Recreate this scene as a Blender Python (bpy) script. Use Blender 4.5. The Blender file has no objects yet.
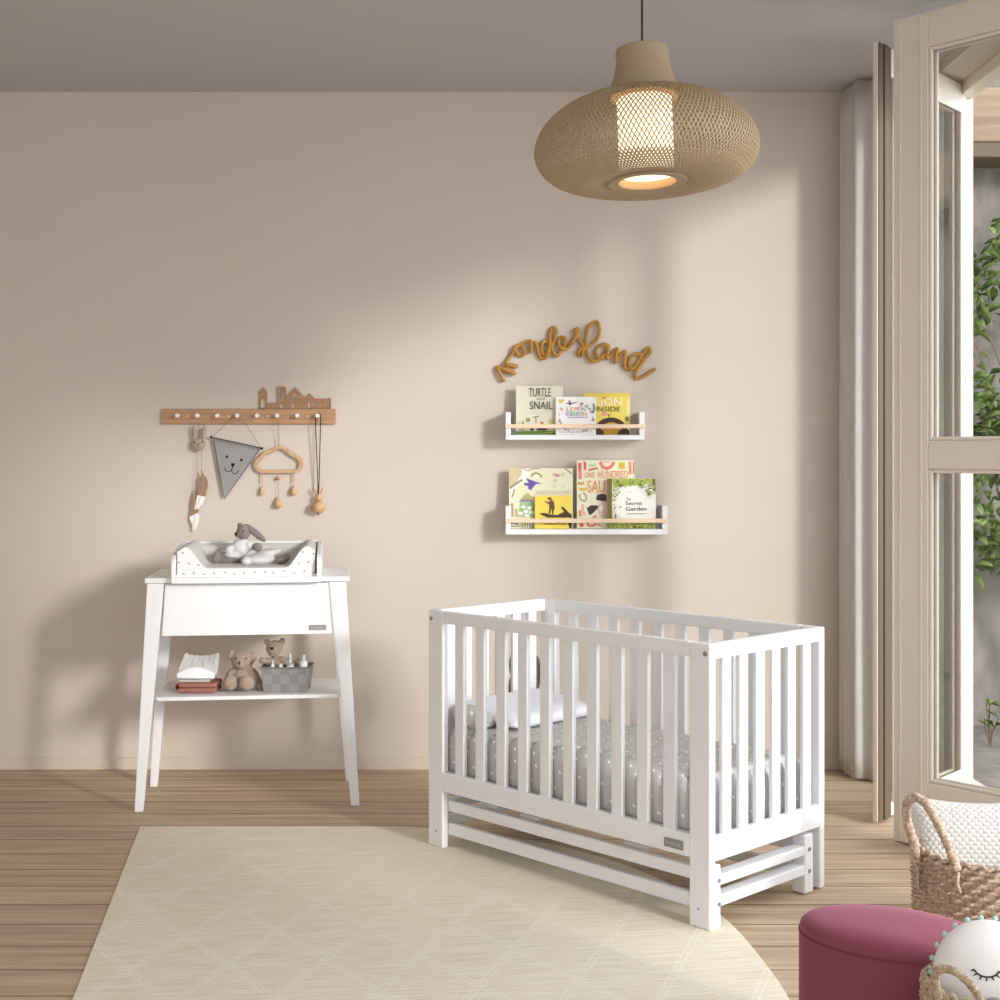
import bpy, bmesh, math, random
from mathutils import Vector, Matrix, noise
random.seed(7)
PI = math.pi
F, CX, CY, EYE = 1380.0, 500.0, 455.0, 1.5          # focal length and principal point (1000x1000 frame), eye height
DW = 6.592                                           # distance of the back wall
CEIL = 3.234
SC = bpy.context.scene
COL = SC.collection

def P(px, py, d):
    return Vector(((px - CX) * d / F, d, EYE - (py - CY) * d / F))
def G(px, py, z=0.0):
    return P(px, py, (EYE - z) * F / (py - CY))

# ------------------------------------------------------------------ materials
def lin(c):
    c = c / 255.0
    return c / 12.92 if c <= 0.04045 else ((c + 0.055) / 1.055) ** 2.4
def rgb(c):
    return (lin(c[0]), lin(c[1]), lin(c[2]), 1.0)
MATS = {}
class NT:
    def __init__(s, name):
        s.m = bpy.data.materials.new(name); s.m.use_nodes = True
        s.t = s.m.node_tree; s.n = s.t.nodes
        s.b = s.n['Principled BSDF']; s.out = s.n['Material Output']
    def node(s, typ, **kw):
        n = s.n.new(typ)
        for k, v in kw.items():
            if k.startswith('_'): setattr(n, k[1:], v)
            else: n.inputs[k].default_value = v
        return n
    def link(s, a, b): s.t.links.new(a, b)
    def math(s, op, a, b=None, c=None):
        n = s.n.new('ShaderNodeMath'); n.operation = op
        for i, x in enumerate((a, b, c)):
            if x is None: continue
            if isinstance(x, (int, float)): n.inputs[i].default_value = x
            else: s.link(x, n.inputs[i])
        return n.outputs[0]
    def mix(s, fac, a, b):
        n = s.n.new('ShaderNodeMix'); n.data_type = 'RGBA'
        for i, x in ((0, fac), (6, a), (7, b)):
            if isinstance(x, (int, float)): n.inputs[i].default_value = x
            elif isinstance(x, tuple): n.inputs[i].default_value = x
            else: s.link(x, n.inputs[i])
        return n.outputs[2]
    def coords(s, scale=(1, 1, 1), rot=(0, 0, 0), loc=(0, 0, 0)):
        tc = s.n.new('ShaderNodeTexCoord'); mp = s.n.new('ShaderNodeMapping')
        mp.inputs['Scale'].default_value = scale; mp.inputs['Rotation'].default_value = rot; mp.inputs['Location'].default_value = loc
        s.link(tc.outputs['Object'], mp.inputs['Vector'])
        return mp.outputs['Vector']
    def noise(s, vec, scale, detail=3, rough=.55):
        n = s.node('ShaderNodeTexNoise', Scale=scale, Detail=detail, Roughness=rough); s.link(vec, n.inputs['Vector'])
        return n.outputs['Fac']
    def bump(s, h, strength=.3, dist=.01):
        n = s.node('ShaderNodeBump', Strength=strength, Distance=dist); s.link(h, n.inputs['Height'])
        s.link(n.outputs['Normal'], s.b.inputs['Normal'])
    def base(s, sock): s.link(sock, s.b.inputs['Base Color'])

def mat(name, c, rough=.6, var=.06, scale=30, bump=0.0, bscale=200, stretch=(1, 1, 1), sheen=0, spec=.4, metal=0, trans=0):
    if name in MATS: return MATS[name]
    t = NT(name); v = t.coords(stretch)
    n = t.noise(v, scale)
    a = rgb(c); d = tuple(x * (1 - var) for x in a[:3]) + (1,); e = tuple(min(1, x * (1 + var)) for x in a[:3]) + (1,)
    t.base(t.mix(n, d, e))
    t.b.inputs['Roughness'].default_value = rough
    t.b.inputs['Specular IOR Level'].default_value = spec
    t.b.inputs['Metallic'].default_value = metal
    if sheen:
        t.b.inputs['Sheen Weight'].default_value = sheen; t.b.inputs['Sheen Roughness'].default_value = .4
    if bump: t.bump(t.noise(v, bscale, 4), bump, .004)
    MATS[name] = t.m
    return t.m
def cmat(c, rough=.6):
    return mat('ink_%d_%d_%d' % tuple(c), c, rough, .03, 60)

def wood_mat(name, c1, c2, axis='x', scale=1.0):
    if name in MATS: return MATS[name]
    t = NT(name)
    s = {'x': (3, 60, 60), 'z': (60, 60, 3), 'y': (60, 3, 60)}[axis]
    v = t.coords(tuple(k * scale for k in s))
    n = t.noise(v, 1.0, 5, .6)
    r = t.node('ShaderNodeValToRGB'); t.link(n, r.inputs[0])
    r.color_ramp.elements[0].position = .3; r.color_ramp.elements[0].color = rgb(c1)
    r.color_ramp.elements[1].position = .7; r.color_ramp.elements[1].color = rgb(c2)
    t.base(r.outputs[0]); t.b.inputs['Roughness'].default_value = .5
    t.bump(n, .12, .003)
    MATS[name] = t.m
    return t.m

def floor_mat():
    t = NT('oak_planks')
    v = t.coords((1, 1, 1), loc=(10, -5.58 + .195 * 40, 0))
    br = t.node('ShaderNodeTexBrick', Scale=1.0)
    br.offset = .5; br.inputs['Brick Width'].default_value = 40.0; br.inputs['Row Height'].default_value = .195
    br.inputs['Mortar Size'].default_value = .003; br.inputs['Mortar Smooth'].default_value = .1; br.inputs['Bias'].default_value = 0
    br.inputs['Color1'].default_value = (0, 0, 0, 1); br.inputs['Color2'].default_value = (1, 1, 1, 1); br.inputs['Mortar'].default_value = (.5, .5, .5, 1)
    t.link(v, br.inputs['Vector'])
    sep = t.node('ShaderNodeSeparateXYZ'); t.link(v, sep.inputs[0])
    row = t.math('FLOOR', t.math('DIVIDE', sep.outputs[1], .195))
    tone = t.math('FRACT', t.math('MULTIPLY', t.math('SINE', t.math('MULTIPLY', row, 12.9898)), 43.758))
    cmb = t.node('ShaderNodeCombineXYZ')
    t.link(t.math('ADD', t.math('MULTIPLY', sep.outputs[0], .9), t.math('MULTIPLY', row, 7.3)), cmb.inputs[0])
    t.link(t.math('MULTIPLY', sep.outputs[1], 16.0), cmb.inputs[1])
    g = t.noise(cmb.outputs[0], 1.6, 6, .62)
    cmb2 = t.node('ShaderNodeCombineXYZ')
    t.link(t.math('ADD', t.math('MULTIPLY', sep.outputs[0], 2.2), t.math('MULTIPLY', row, 3.1)), cmb2.inputs[0])
    t.link(t.math('MULTIPLY', sep.outputs[1], 90.0), cmb2.inputs[1])
    g2 = t.noise(cmb2.outputs[0], 2.0, 4, .6)
    grain = t.math('ADD', t.math('MULTIPLY', g, .7), t.math('MULTIPLY', g2, .3))
    r = t.node('ShaderNodeValToRGB'); t.link(grain, r.inputs[0])
    r.color_ramp.elements[0].position = .32; r.color_ramp.elements[0].color = rgb(FLOOR_A)
    r.color_ramp.elements[1].position = .66; r.color_ramp.elements[1].color = rgb(FLOOR_B)
    mul = t.math('ADD', .88, t.math('MULTIPLY', tone, .2))
    vm = t.node('ShaderNodeVectorMath', _operation='SCALE'); t.link(r.outputs[0], vm.inputs[0]); t.link(mul, vm.inputs['Scale'])
    knots = t.node('ShaderNodeTexVoronoi', Scale=1.0); cmb3 = t.node('ShaderNodeCombineXYZ')
    t.link(t.math('MULTIPLY', sep.outputs[0], 1.1), cmb3.inputs[0]); t.link(t.math('MULTIPLY', sep.outputs[1], 3.1), cmb3.inputs[1]); t.link(cmb3.outputs[0], knots.inputs['Vector'])
    kn = t.math('LESS_THAN', knots.outputs['Distance'], .035)
    c1 = t.mix(t.math('MULTIPLY', kn, .35), vm.outputs[0], rgb((92, 66, 44)))
    t.base(t.mix(br.outputs['Fac'], c1, rgb((70, 50, 36))))
    t.b.inputs['Roughness'].default_value = .55; t.b.inputs['Specular IOR Level'].default_value = .3
    h = t.math('SUBTRACT', t.math('MULTIPLY', grain, .15), br.outputs['Fac'])
    t.bump(h, .35, .003)
    return t.m

def rug_mat():
    t = NT('woven_rug')
    v = t.coords((1, 1, 1))
    sep = t.node('ShaderNodeSeparateXYZ'); t.link(v, sep.inputs[0])
    wob = t.noise(v, 9, 2)
    x = t.math('ADD', t.math('DIVIDE', sep.outputs[0], .283), t.math('MULTIPLY', wob, .06))
    y = t.math('ADD', t.math('DIVIDE', sep.outputs[1], .535), t.math('MULTIPLY', wob, .04))
    def tri(a):
        return t.math('ABSOLUTE', t.math('SUBTRACT', t.math('FRACT', a), .5))
    p = tri(t.math('ADD', x, y)); q = tri(t.math('SUBTRACT', x, y))
    line = None
    for k in (p, q):
        l = t.math('MULTIPLY', t.math('LESS_THAN', k, .055), t.math('GREATER_THAN', k, .012))
        line = l if line is None else t.math('MAXIMUM', line, l)
    inside = t.math('LESS_THAN', sep.outputs[1], -.42)
    zig = t.math('LESS_THAN', t.math('ABSOLUTE', t.math('SUBTRACT', t.math('ADD', sep.outputs[1], .30), t.math('MULTIPLY', tri(t.math('DIVIDE', sep.outputs[0], .14)), .09))), .012)
    line = t.math('MAXIMUM', t.math('MULTIPLY', line, inside), zig)
    st = t.node('ShaderNodeMapping'); st.inputs['Scale'].default_value = (5, 130, 1); t.link(v, st.inputs['Vector'])
    streak = t.noise(st.outputs[0], 1.0, 4, .6)
    st2 = t.node('ShaderNodeMapping'); st2.inputs['Scale'].default_value = (75, 90, 1); t.link(v, st2.inputs['Vector'])
    wv = t.node('ShaderNodeTexChecker', Scale=1.0); t.link(st2.outputs[0], wv.inputs['Vector'])
    fine = t.noise(v, 420, 2)
    r = t.node('ShaderNodeValToRGB'); t.link(streak, r.inputs[0])
    r.color_ramp.elements[0].position = .34; r.color_ramp.elements[0].color = rgb((226, 215, 190))
    r.color_ramp.elements[1].position = .62; r.color_ramp.elements[1].color = rgb((247, 241, 225))
    c = t.mix(t.math('MULTIPLY', line, t.math('ADD', .1, t.math('MULTIPLY', wv.outputs['Fac'], .7))), r.outputs[0], rgb((251, 246, 232)))
    t.base(t.mix(t.math('MULTIPLY', fine, .25), c, rgb((196, 182, 152))))
    t.b.inputs['Roughness'].default_value = .95; t.b.inputs['Specular IOR Level'].default_value = .1
    h = t.math('ADD', t.math('MULTIPLY', line, t.math('ADD', .25, t.math('MULTIPLY', wv.outputs['Fac'], 1.0))), t.math('ADD', t.math('MULTIPLY', streak, .8), t.math('MULTIPLY', fine, .5)))
    t.bump(h, .7, .005)
    return t.m

def star_mat(name, c, cs, scale, size=.2, rough=.85):
    """cloth printed with a staggered row of little spots"""
    if name in MATS: return MATS[name]
    t = NT(name)
    v = t.coords((1, 1, 1))
    tc = t.n.new('ShaderNodeTexCoord'); sp = t.n.new('ShaderNodeSeparateXYZ'); t.link(tc.outputs['Object'], sp.inputs[0])
    sn = t.n.new('ShaderNodeSeparateXYZ'); t.link(tc.outputs['Normal'], sn.inputs[0])
    az = t.math('GREATER_THAN', t.math('ABSOLUTE', sn.outputs[2]), .6)
    ax = t.math('GREATER_THAN', t.math('ABSOLUTE', sn.outputs[0]), t.math('ABSOLUTE', sn.outputs[1]))
    pick = t.math('MULTIPLY', ax, t.math('SUBTRACT', 1.0, az))
    pa = t.math('ADD', sp.outputs[0], t.math('MULTIPLY', pick, t.math('SUBTRACT', sp.outputs[1], sp.outputs[0])))
    pb = t.math('ADD', sp.outputs[2], t.math('MULTIPLY', az, t.math('SUBTRACT', sp.outputs[1], sp.outputs[2])))
    cv = t.n.new('ShaderNodeCombineXYZ'); t.link(t.math('ADD', pa, t.math('MULTIPLY', pb, .5)), cv.inputs[0]); t.link(pb, cv.inputs[1])
    vo = t.node('ShaderNodeTexVoronoi', Scale=scale, Randomness=.3); vo.voronoi_dimensions = '2D'; t.link(cv.outputs[0], vo.inputs['Vector'])
    fac = t.math('LESS_THAN', vo.outputs['Distance'], size)
    n = t.noise(v, 25)
    a = rgb(c); d = tuple(x * .94 for x in a[:3]) + (1,)
    t.base(t.mix(fac, t.mix(n, d, a), rgb(cs)))
    t.b.inputs['Roughness'].default_value = rough; t.b.inputs['Specular IOR Level'].default_value = .2
    t.bump(t.noise(v, 500, 2), .12, .002)
    MATS[name] = t.m
    return t.m

def glass_mat():
    t = NT('clear_glass'); t.n.remove(t.b)
    tr = t.node('ShaderNodeBsdfTransparent'); tr.inputs[0].default_value = (.96, .97, .96, 1)
    gl = t.node('ShaderNodeBsdfGlossy', Roughness=.02)
    lw = t.node('ShaderNodeLayerWeight', Blend=.25)
    mx = t.n.new('ShaderNodeMixShader'); t.link(t.math('MULTIPLY', lw.outputs['Fresnel'], .35), mx.inputs[0]); t.link(tr.outputs[0], mx.inputs[1]); t.link(gl.outputs[0], mx.inputs[2])
    t.link(mx.outputs[0], t.out.inputs[0])
    return t.m
def emit_mat(name, c, s):
    t = NT(name)
    t.base(t.mix(t.noise(t.coords(), 8), rgb(c), rgb(c)))
    t.b.inputs['Emission Color'].default_value = rgb(c); t.b.inputs['Emission Strength'].default_value = s
    return t.m
def curtain_mat():
    t = NT('sheer_curtain')
    tl = t.node('ShaderNodeBsdfTranslucent'); tl.inputs[0].default_value = (.88, .88, .88, 1)
    t.base(t.mix(t.noise(t.coords((1, 1, .05)), 60), rgb((220, 218, 216)), rgb((232, 230, 228)))); t.b.inputs['Roughness'].default_value = .9
    mx = t.n.new('ShaderNodeMixShader'); mx.inputs[0].default_value = .35
    t.link(t.b.outputs[0], mx.inputs[1]); t.link(tl.outputs[0], mx.inputs[2]); t.link(mx.outputs[0], t.out.inputs[0])
    return t.m
def leaf_mat():
    t = NT('leaf_green')
    n = t.noise(t.coords(), 9, 2)
    r = t.node('ShaderNodeValToRGB'); t.link(n, r.inputs[0])
    r.color_ramp.elements[0].position = .35; r.color_ramp.elements[0].color = rgb((62, 92, 46))
    r.color_ramp.elements[1].position = .65; r.color_ramp.elements[1].color = rgb((150, 168, 92))
    t.base(r.outputs[0]); t.b.inputs['Roughness'].default_value = .45
    tl = t.node('ShaderNodeBsdfTranslucent'); t.link(r.outputs[0], tl.inputs[0])
    mx = t.n.new('ShaderNodeMixShader'); mx.inputs[0].default_value = .3
    t.link(t.b.outputs[0], mx.inputs[1]); t.link(tl.outputs[0], mx.inputs[2]); t.link(mx.outputs[0], t.out.inputs[0])
    return t.m
def concrete_mat():
    t = NT('stained_concrete')
    v = t.coords((1, 1, .45)); n = t.noise(v, 2.2, 6, .65); n2 = t.noise(v, 14, 4)
    r = t.node('ShaderNodeValToRGB'); t.link(t.math('ADD', t.math('MULTIPLY', n, .7), t.math('MULTIPLY', n2, .3)), r.inputs[0])
    r.color_ramp.elements[0].position = .36; r.color_ramp.elements[0].color = rgb((94, 87, 80))
    r.color_ramp.elements[1].position = .62; r.color_ramp.elements[1].color = rgb((146, 139, 132))
    t.base(r.outputs[0]); t.b.inputs['Roughness'].default_value = .9; t.bump(n2, .4, .01)
    return t.m
def straw_mat(name, c1, c2, c3):
    t = NT(name)
    v = t.coords((1, 1, 1)); n = t.noise(v, 110, 3, .6); n2 = t.noise(t.coords((14, 14, 50)), 2.5, 3)
    r = t.node('ShaderNodeValToRGB'); t.link(t.math('ADD', t.math('MULTIPLY', n, .65), t.math('MULTIPLY', n2, .35)), r.inputs[0])
    e = r.color_ramp.elements; e[0].position = .34; e[0].color = rgb(c1); e[1].position = .66; e[1].color = rgb(c3)
    k = r.color_ramp.elements.new(.5); k.color = rgb(c2)
    t.base(r.outputs[0]); t.b.inputs['Roughness'].default_value = .75; t.b.inputs['Specular IOR Level'].default_value = .25
    t.bump(n2, .4, .003)
    return t.m

SKY0, SKY1 = 1.22, 3.1
FLOOR_A, FLOOR_B = (158, 131, 106), (212, 190, 162)
M_white = mat('white_lacquer', (231, 232, 233), .38, .01, 8, .03, 90)
M_wall = mat('plaster_wall', (206, 195, 183), .9, .035, 1.6, .1, 60, spec=.15)
M_ceil = mat('ceiling_paint', (192, 192, 193), .95, .02, 2, spec=.1)
M_base = mat('baseboard_paint', (206, 194, 180), .6, .02, 3)
M_floor = floor_mat()
M_rug = rug_mat()
M_door = mat('door_paint', (224, 214, 200), .45, .02, 4)
M_shade = mat('shade_brown', (92, 78, 60), .6, .05, 8)  # dark brown standing in for shade on the door stile and beam trim
M_glass = glass_mat()
M_steel = mat('screw_steel', (140, 138, 136), .4, .05, 50, metal=.4)
M_plaque = mat('plaque_metal', (142, 141, 138), .45, .06, 60, metal=.3)
M_grey = mat('plaque_mark', (168, 166, 162), .5, .04, 80)
M_sheet = star_mat('grey_star_cotton', (198, 196, 193), (246, 246, 245), 19, .10)
M_pillow = mat('white_cotton', (236, 237, 240), .9, .02, 20, .12, 300)
M_dot = star_mat('white_dot_cotton', (232, 231, 229), (176, 174, 172), 24, .12)
M_padtop = mat('pad_grey', (206, 204, 201), .85, .03, 12, .1, 300)
M_oak = wood_mat('oak_rail_wood', (160, 120, 84), (190, 150, 110), 'x')
M_cut = wood_mat('cut_wood', (146, 108, 76), (172, 132, 96), 'x')
M_bead = wood_mat('beech_bead', (186, 146, 106), (206, 170, 130), 'z')
M_beech = wood_mat('pale_beech', (226, 196, 164), (238, 212, 184), 'x')
M_rope = mat('mustard_cord', (178, 130, 52), .85, .12, 60, .5, 380, sheen=.3)
M_thread = mat('grey_thread', (120, 108, 96), .8)
M_blackcord = mat('black_cord', (24, 22, 21), .6)
M_felt = mat('grey_felt', (150, 147, 145), .95, .08, 90, .3, 500)
M_ink = mat('black_ink', (22, 20, 20), .7)
M_rattan = mat('rattan', (172, 150, 118), .6, .1, 40, .15, 200)
M_rattan2 = mat('rattan_band', (168, 147, 118), .6, .06, 60, .2, 260, (1, 1, .15))
M_velvet = mat('rose_velvet', (132, 70, 84), .8, .12, 7, .1, 400, sheen=.3, spec=.1)
M_velvet.node_tree.nodes['Principled BSDF'].inputs['Sheen Tint'].default_value = (1, .55, .68, 1)
M_straw = straw_mat('seagrass', (128, 108, 92), (178, 154, 134), (212, 196, 176))
M_straw2 = straw_mat('pale_seagrass', (138, 118, 94), (178, 158, 132), (206, 190, 164))
M_weave = mat('white_woven_cotton', (208, 205, 200), .95, .05, 60, .25, 400)
M_mint = mat('mint_pompom', (172, 208, 194), .95, .1, 80, .4, 500, sheen=.3)
M_fur1 = mat('beige_fur', (168, 148, 132), .95, .2, 60, .9, 260, sheen=.4)
M_fur2 = mat('brown_fur', (158, 140, 122), .95, .2, 60, .9, 260, sheen=.4)
M_furg = mat('grey_plush', (132, 122, 116), .95, .1, 60, .7, 300, sheen=.3)
M_curt = curtain_mat()

# ------------------------------------------------------------------ mesh building
XF = {}
class MB:
    def __init__(s): s.v = []; s.f = []; s.mi = []; s.cur = 0
    def add(s, vs, fs):
        o = len(s.v); s.v += [Vector(v) for v in vs]
        for f in fs: s.f.append([i + o for i in f]); s.mi.append(s.cur)
        return s
    def box(s, x0, x1, y0, y1, z0, z1, M=None):
        vs = [Vector((x, y, z)) for z in (z0, z1) for y in (y0, y1) for x in (x0, x1)]
        if M is not None: vs = [M @ v for v in vs]
        return s.add(vs, [(0, 2, 3, 1), (4, 5, 7, 6), (0, 1, 5, 4), (2, 6, 7, 3), (0, 4, 6, 2), (1, 3, 7, 5)])
    def hexa(s, bottom, top):
        return s.add(list(bottom) + list(top), [(3, 2, 1, 0), (4, 5, 6, 7), (0, 1, 5, 4), (1, 2, 6, 5), (2, 3, 7, 6), (3, 0, 4, 7)])
    def prism(s, poly, fn, a, b):
        n = len(poly)
        vs = [fn(p[0], p[1], a) for p in poly] + [fn(p[0], p[1], b) for p in poly]
        return s.add(vs, [tuple(range(n))[::-1], tuple(range(n, 2 * n))] + [(i, (i + 1) % n, n + (i + 1) % n, n + i) for i in range(n)])
    def tube(s, path, r, n=8, closed=False, mod=None):
        path = [Vector(p) for p in path]; m = len(path)
        R = r if isinstance(r, (list, tuple)) else [r] * m
        tang = []
        for i in range(m):
            a = path[(i - 1) % m] if (closed or i > 0) else path[i]; b = path[(i + 1) % m] if (closed or i < m - 1) else path[i]
            t = b - a; tang.append(t.normalized() if t.length > 1e-9 else Vector((0, 0, 1)))
        up = Vector((0, 0, 1)) if abs(tang[0].z) < .9 else Vector((0, 1, 0))
        nrm = (up - tang[0] * up.dot(tang[0])).normalized(); vs = []
        for i in range(m):
            nrm = (nrm - tang[i] * nrm.dot(tang[i])).normalized(); bn = tang[i].cross(nrm)
            for k in range(n):
                a = 2 * PI * k / n; rr = R[i] * (mod(i, a) if mod else 1)
                vs.append(path[i] + (nrm * math.cos(a) + bn * math.sin(a)) * rr)
        fs = []
        for i in range(m if closed else m - 1):
            j = (i + 1) % m
            for k in range(n): fs.append((i * n + k, i * n + (k + 1) % n, j * n + (k + 1) % n, j * n + k))
        if not closed: fs += [tuple(range(n))[::-1], tuple(range((m - 1) * n, m * n))]
        return s.add(vs, fs)
    def lathe(s, prof, n=32, M=None, caps=True):
        vs = []; m = len(prof)
        for r, z in prof:
            for k in range(n):
                a = 2 * PI * k / n; vs.append(Vector((r * math.cos(a), r * math.sin(a), z)))
        if M is not None: vs = [M @ v for v in vs]
        fs = [(i * n + k, i * n + (k + 1) % n, (i + 1) * n + (k + 1) % n, (i + 1) * n + k) for i in range(m - 1) for k in range(n)]
        if caps: fs += [tuple(range(n))[::-1], tuple(range((m - 1) * n, m * n))]
        return s.add(vs, fs)
    def ell(s, c, r, M=None, n=14, k=9):
        c = Vector(c); vs = []
        if isinstance(r, (int, float)): r = (r, r, r)
        for i in range(1, k):
            t = PI * i / k
            for j in range(n):
                a = 2 * PI * j / n; vs.append(Vector((math.sin(t) * math.cos(a) * r[0], math.sin(t) * math.sin(a) * r[1], math.cos(t) * r[2])))
        vs += [Vector((0, 0, r[2])), Vector((0, 0, -r[2]))]
        if M is not None: vs = [M @ v for v in vs]
        vs = [v + c for v in vs]
        T = (k - 1) * n
        fs = [(i * n + j, (i + 1) * n + j, (i + 1) * n + (j + 1) % n, i * n + (j + 1) % n) for i in range(k - 2) for j in range(n)]
        fs += [(T, j, (j + 1) % n) for j in range(n)] + [(T + 1, (k - 2) * n + (j + 1) % n, (k - 2) * n + j) for j in range(n)]
        return s.add(vs, fs)
    def grid(s, fn, nu, nv, wrapu=False):
        U = nu if wrapu else nu + 1
        vs = [fn(i / nu, j / nv) for j in range(nv + 1) for i in range(U)]
        fs = [(j * U + i, j * U + (i + 1) % U, (j + 1) * U + (i + 1) % U, (j + 1) * U + i) for j in range(nv) for i in range(nu)]
        return s.add(vs, fs)
    def build(s, name, mats, parent=None, org=None, local=False, smooth=None, bevel=0, bseg=2, sub=0, solid=0, remesh=0, weld=0, rz=0, fur=0):
        if not isinstance(mats, (list, tuple)): mats = [mats]
        vs = s.v
        if parent is not None:
            if not local:
                inv = XF[parent.name].inverted(); vs = [inv @ v for v in vs]
        elif org is not None and not local:
            X = Matrix.Translation(Vector(org)) @ Matrix.Rotation(rz, 4, 'Z'); inv = X.inverted(); vs = [inv @ v for v in vs]
        me = bpy.data.meshes.new(name); me.from_pydata([tuple(v) for v in vs], [], s.f)
        for m in mats: me.materials.append(m)
        if len(mats) > 1: me.polygons.foreach_set('material_index', s.mi)
        bm = bmesh.new(); bm.from_mesh(me)
        if weld: bmesh.ops.remove_doubles(bm, verts=bm.verts, dist=weld)
        bmesh.ops.recalc_face_normals(bm, faces=bm.faces); bm.to_mesh(me); bm.free()
        o = bpy.data.objects.new(name, me); COL.objects.link(o)
        X = Matrix.Identity(4)
        if parent is not None: o.parent = parent; XF[o.name] = XF[parent.name].copy()
        else:
            if org is not None: o.location = org; o.rotation_euler = (0, 0, rz); X = Matrix.Translation(Vector(org)) @ Matrix.Rotation(rz, 4, 'Z')
            XF[o.name] = X
        if smooth is not None:
            me.shade_smooth()
            if smooth < 179: me.set_sharp_from_angle(angle=math.radians(smooth))
        if remesh:
            md = o.modifiers.new('r', 'REMESH'); md.mode = 'VOXEL'; md.voxel_size = remesh; md.use_smooth_shade = True
            sm = o.modifiers.new('s', 'SMOOTH'); sm.iterations = 2; sm.factor = .5
            if fur:
                tx_ = bpy.data.textures.get('fur') or bpy.data.textures.new('fur', 'CLOUDS'); tx_.noise_scale = .009
                dm = o.modifiers.new('f', 'DISPLACE'); dm.texture = tx_; dm.strength = fur; dm.mid_level = .35; dm.texture_coords = 'LOCAL'
        if solid: md = o.modifiers.new('t', 'SOLIDIFY'); md.thickness = solid; md.offset = 0
        if bevel:
            md = o.modifiers.new('b', 'BEVEL'); md.width = bevel; md.segments = bseg; md.limit_method = 'ANGLE'; md.angle_limit = math.radians(35)
            md.harden_normals = False
        if sub: md = o.modifiers.new('u', 'SUBSURF'); md.levels = sub; md.render_levels = sub
        return o
def thing(name, label, cat, loc, rz=0, group=None):
    o = bpy.data.objects.new(name, None); COL.objects.link(o); o.empty_display_size = .1
    o.location = loc; o.rotation_euler = (0, 0, rz)
    XF[o.name] = Matrix.Translation(Vector(loc)) @ Matrix.Rotation(rz, 4, 'Z')
    return tag(o, label, cat, group)
def tag(o, label=None, cat=None, group=None, kind=None):
    if label: o['label'] = label
    if cat: o['category'] = cat
    if group: o['group'] = group
    if kind: o['kind'] = kind
    return o
def struct(o, label=None, cat=None):
    o['kind'] = 'structure'
    return tag(o, label, cat)
def smoothpath(pts, n=6, closed=False):
    pts = [Vector(p) for p in pts]; out = []; m = len(pts)
    for i in range(m if closed else m - 1):
        g = lambda k: pts[k % m] if closed else pts[max(0, min(m - 1, k))]
        p0, p1, p2, p3 = g(i - 1), g(i), g(i + 1), g(i + 2)
        for k in range(n):
            t = k / n
            out.append(.5 * ((2 * p1) + (p2 - p0) * t + (2 * p0 - 5 * p1 + 4 * p2 - p3) * t * t + (3 * p1 - p0 - 3 * p2 + p3) * t ** 3))
    if not closed: out.append(pts[-1])
    return out
def curve2d(loops=None, text=None, res=3):
    """flat filled outline (holes by even-odd) -> (verts2d, faces)"""
    if text is not None:
        cu = bpy.data.curves.new('tmp', 'FONT'); cu.body = text; cu.resolution_u = res
    else:
        cu = bpy.data.curves.new('tmp', 'CURVE'); cu.dimensions = '2D'; cu.fill_mode = 'BOTH'
        for lp in loops:
            sp = cu.splines.new('POLY'); sp.points.add(len(lp) - 1); sp.use_cyclic_u = True
            for p, q in zip(sp.points, lp): p.co = (q[0], q[1], 0, 1)
    o = bpy.data.objects.new('tmp', cu); COL.objects.link(o)
    dg = bpy.context.evaluated_depsgraph_get()
    me = bpy.data.meshes.new_from_object(o.evaluated_get(dg))
    vs = [(v.co.x, v.co.y) for v in me.vertices]; fs = [tuple(p.vertices) for p in me.polygons]
    bpy.data.objects.remove(o); bpy.data.curves.remove(cu); bpy.data.meshes.remove(me)
    return vs, fs
def plate(mb, vs, fs, fn, a, b):
    """thicken a flat outline between depths a and b"""
    n = len(vs)
    V = [fn(x, y, a) for x, y in vs] + [fn(x, y, b) for x, y in vs]
    edges = {}
    for f in fs:
        for i in range(len(f)):
            e = (f[i], f[(i + 1) % len(f)]); edges[e] = 1
    FS = [tuple(f) for f in fs] + [tuple(i + n for i in f[::-1]) for f in fs]
    for (i, j) in edges:
        if (j, i) not in edges: FS.append((j, i, i + n, j + n))
    mb.add(V, FS)
def rotm(ax, deg): return Matrix.Rotation(math.radians(deg), 4, ax)

# ------------------------------------------------------------------ the room
XR = 1.645
b = MB().box(-3.6, 2.2, -1.0, DW, -.12, 0).build('floor', M_floor, org=(0, 0, 0)); struct(b)
b = MB().box(-3.7, 2.17, DW, DW + .25, -.12, CEIL + .2).build('wall_back', M_wall, org=(0, DW, 0)); struct(b)
b = MB().box(-3.85, -3.6, -1.0, DW + .25, -.12, CEIL + .2).build('wall_left', M_wall, org=(-3.7, 3, 0)); struct(b)
b = MB().box(-3.6, 2.17, -1.0, DW, CEIL, CEIL + .2).build('ceiling', M_ceil, org=(0, 3, CEIL)); struct(b)
YH0, YH1 = 6.38, 1.6
w = MB().box(XR, 2.17, YH0, DW, 0, CEIL)                                      # stub between corner and opening
w.box(XR + .3, 2.17, YH1, YH0, 3.19, CEIL).box(XR, 2.17, -1.0, YH1, 0, CEIL)
b = w.build('wall_right', M_wall, org=(2, 4, 0)); struct(b)
b = MB().box(-3.6, XR, DW - .012, DW, 0, .058).box(-3.6, XR, DW - .016, DW - .004, .0, .048).build('baseboard_back', M_base, org=(0, DW, 0), bevel=.002); struct(b)
b = MB().box(XR - .012, XR, YH0 + .01, DW - .012, 0, .058).build('baseboard_right', M_base, org=(XR, 6.5, 0), bevel=.002); struct(b)
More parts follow.
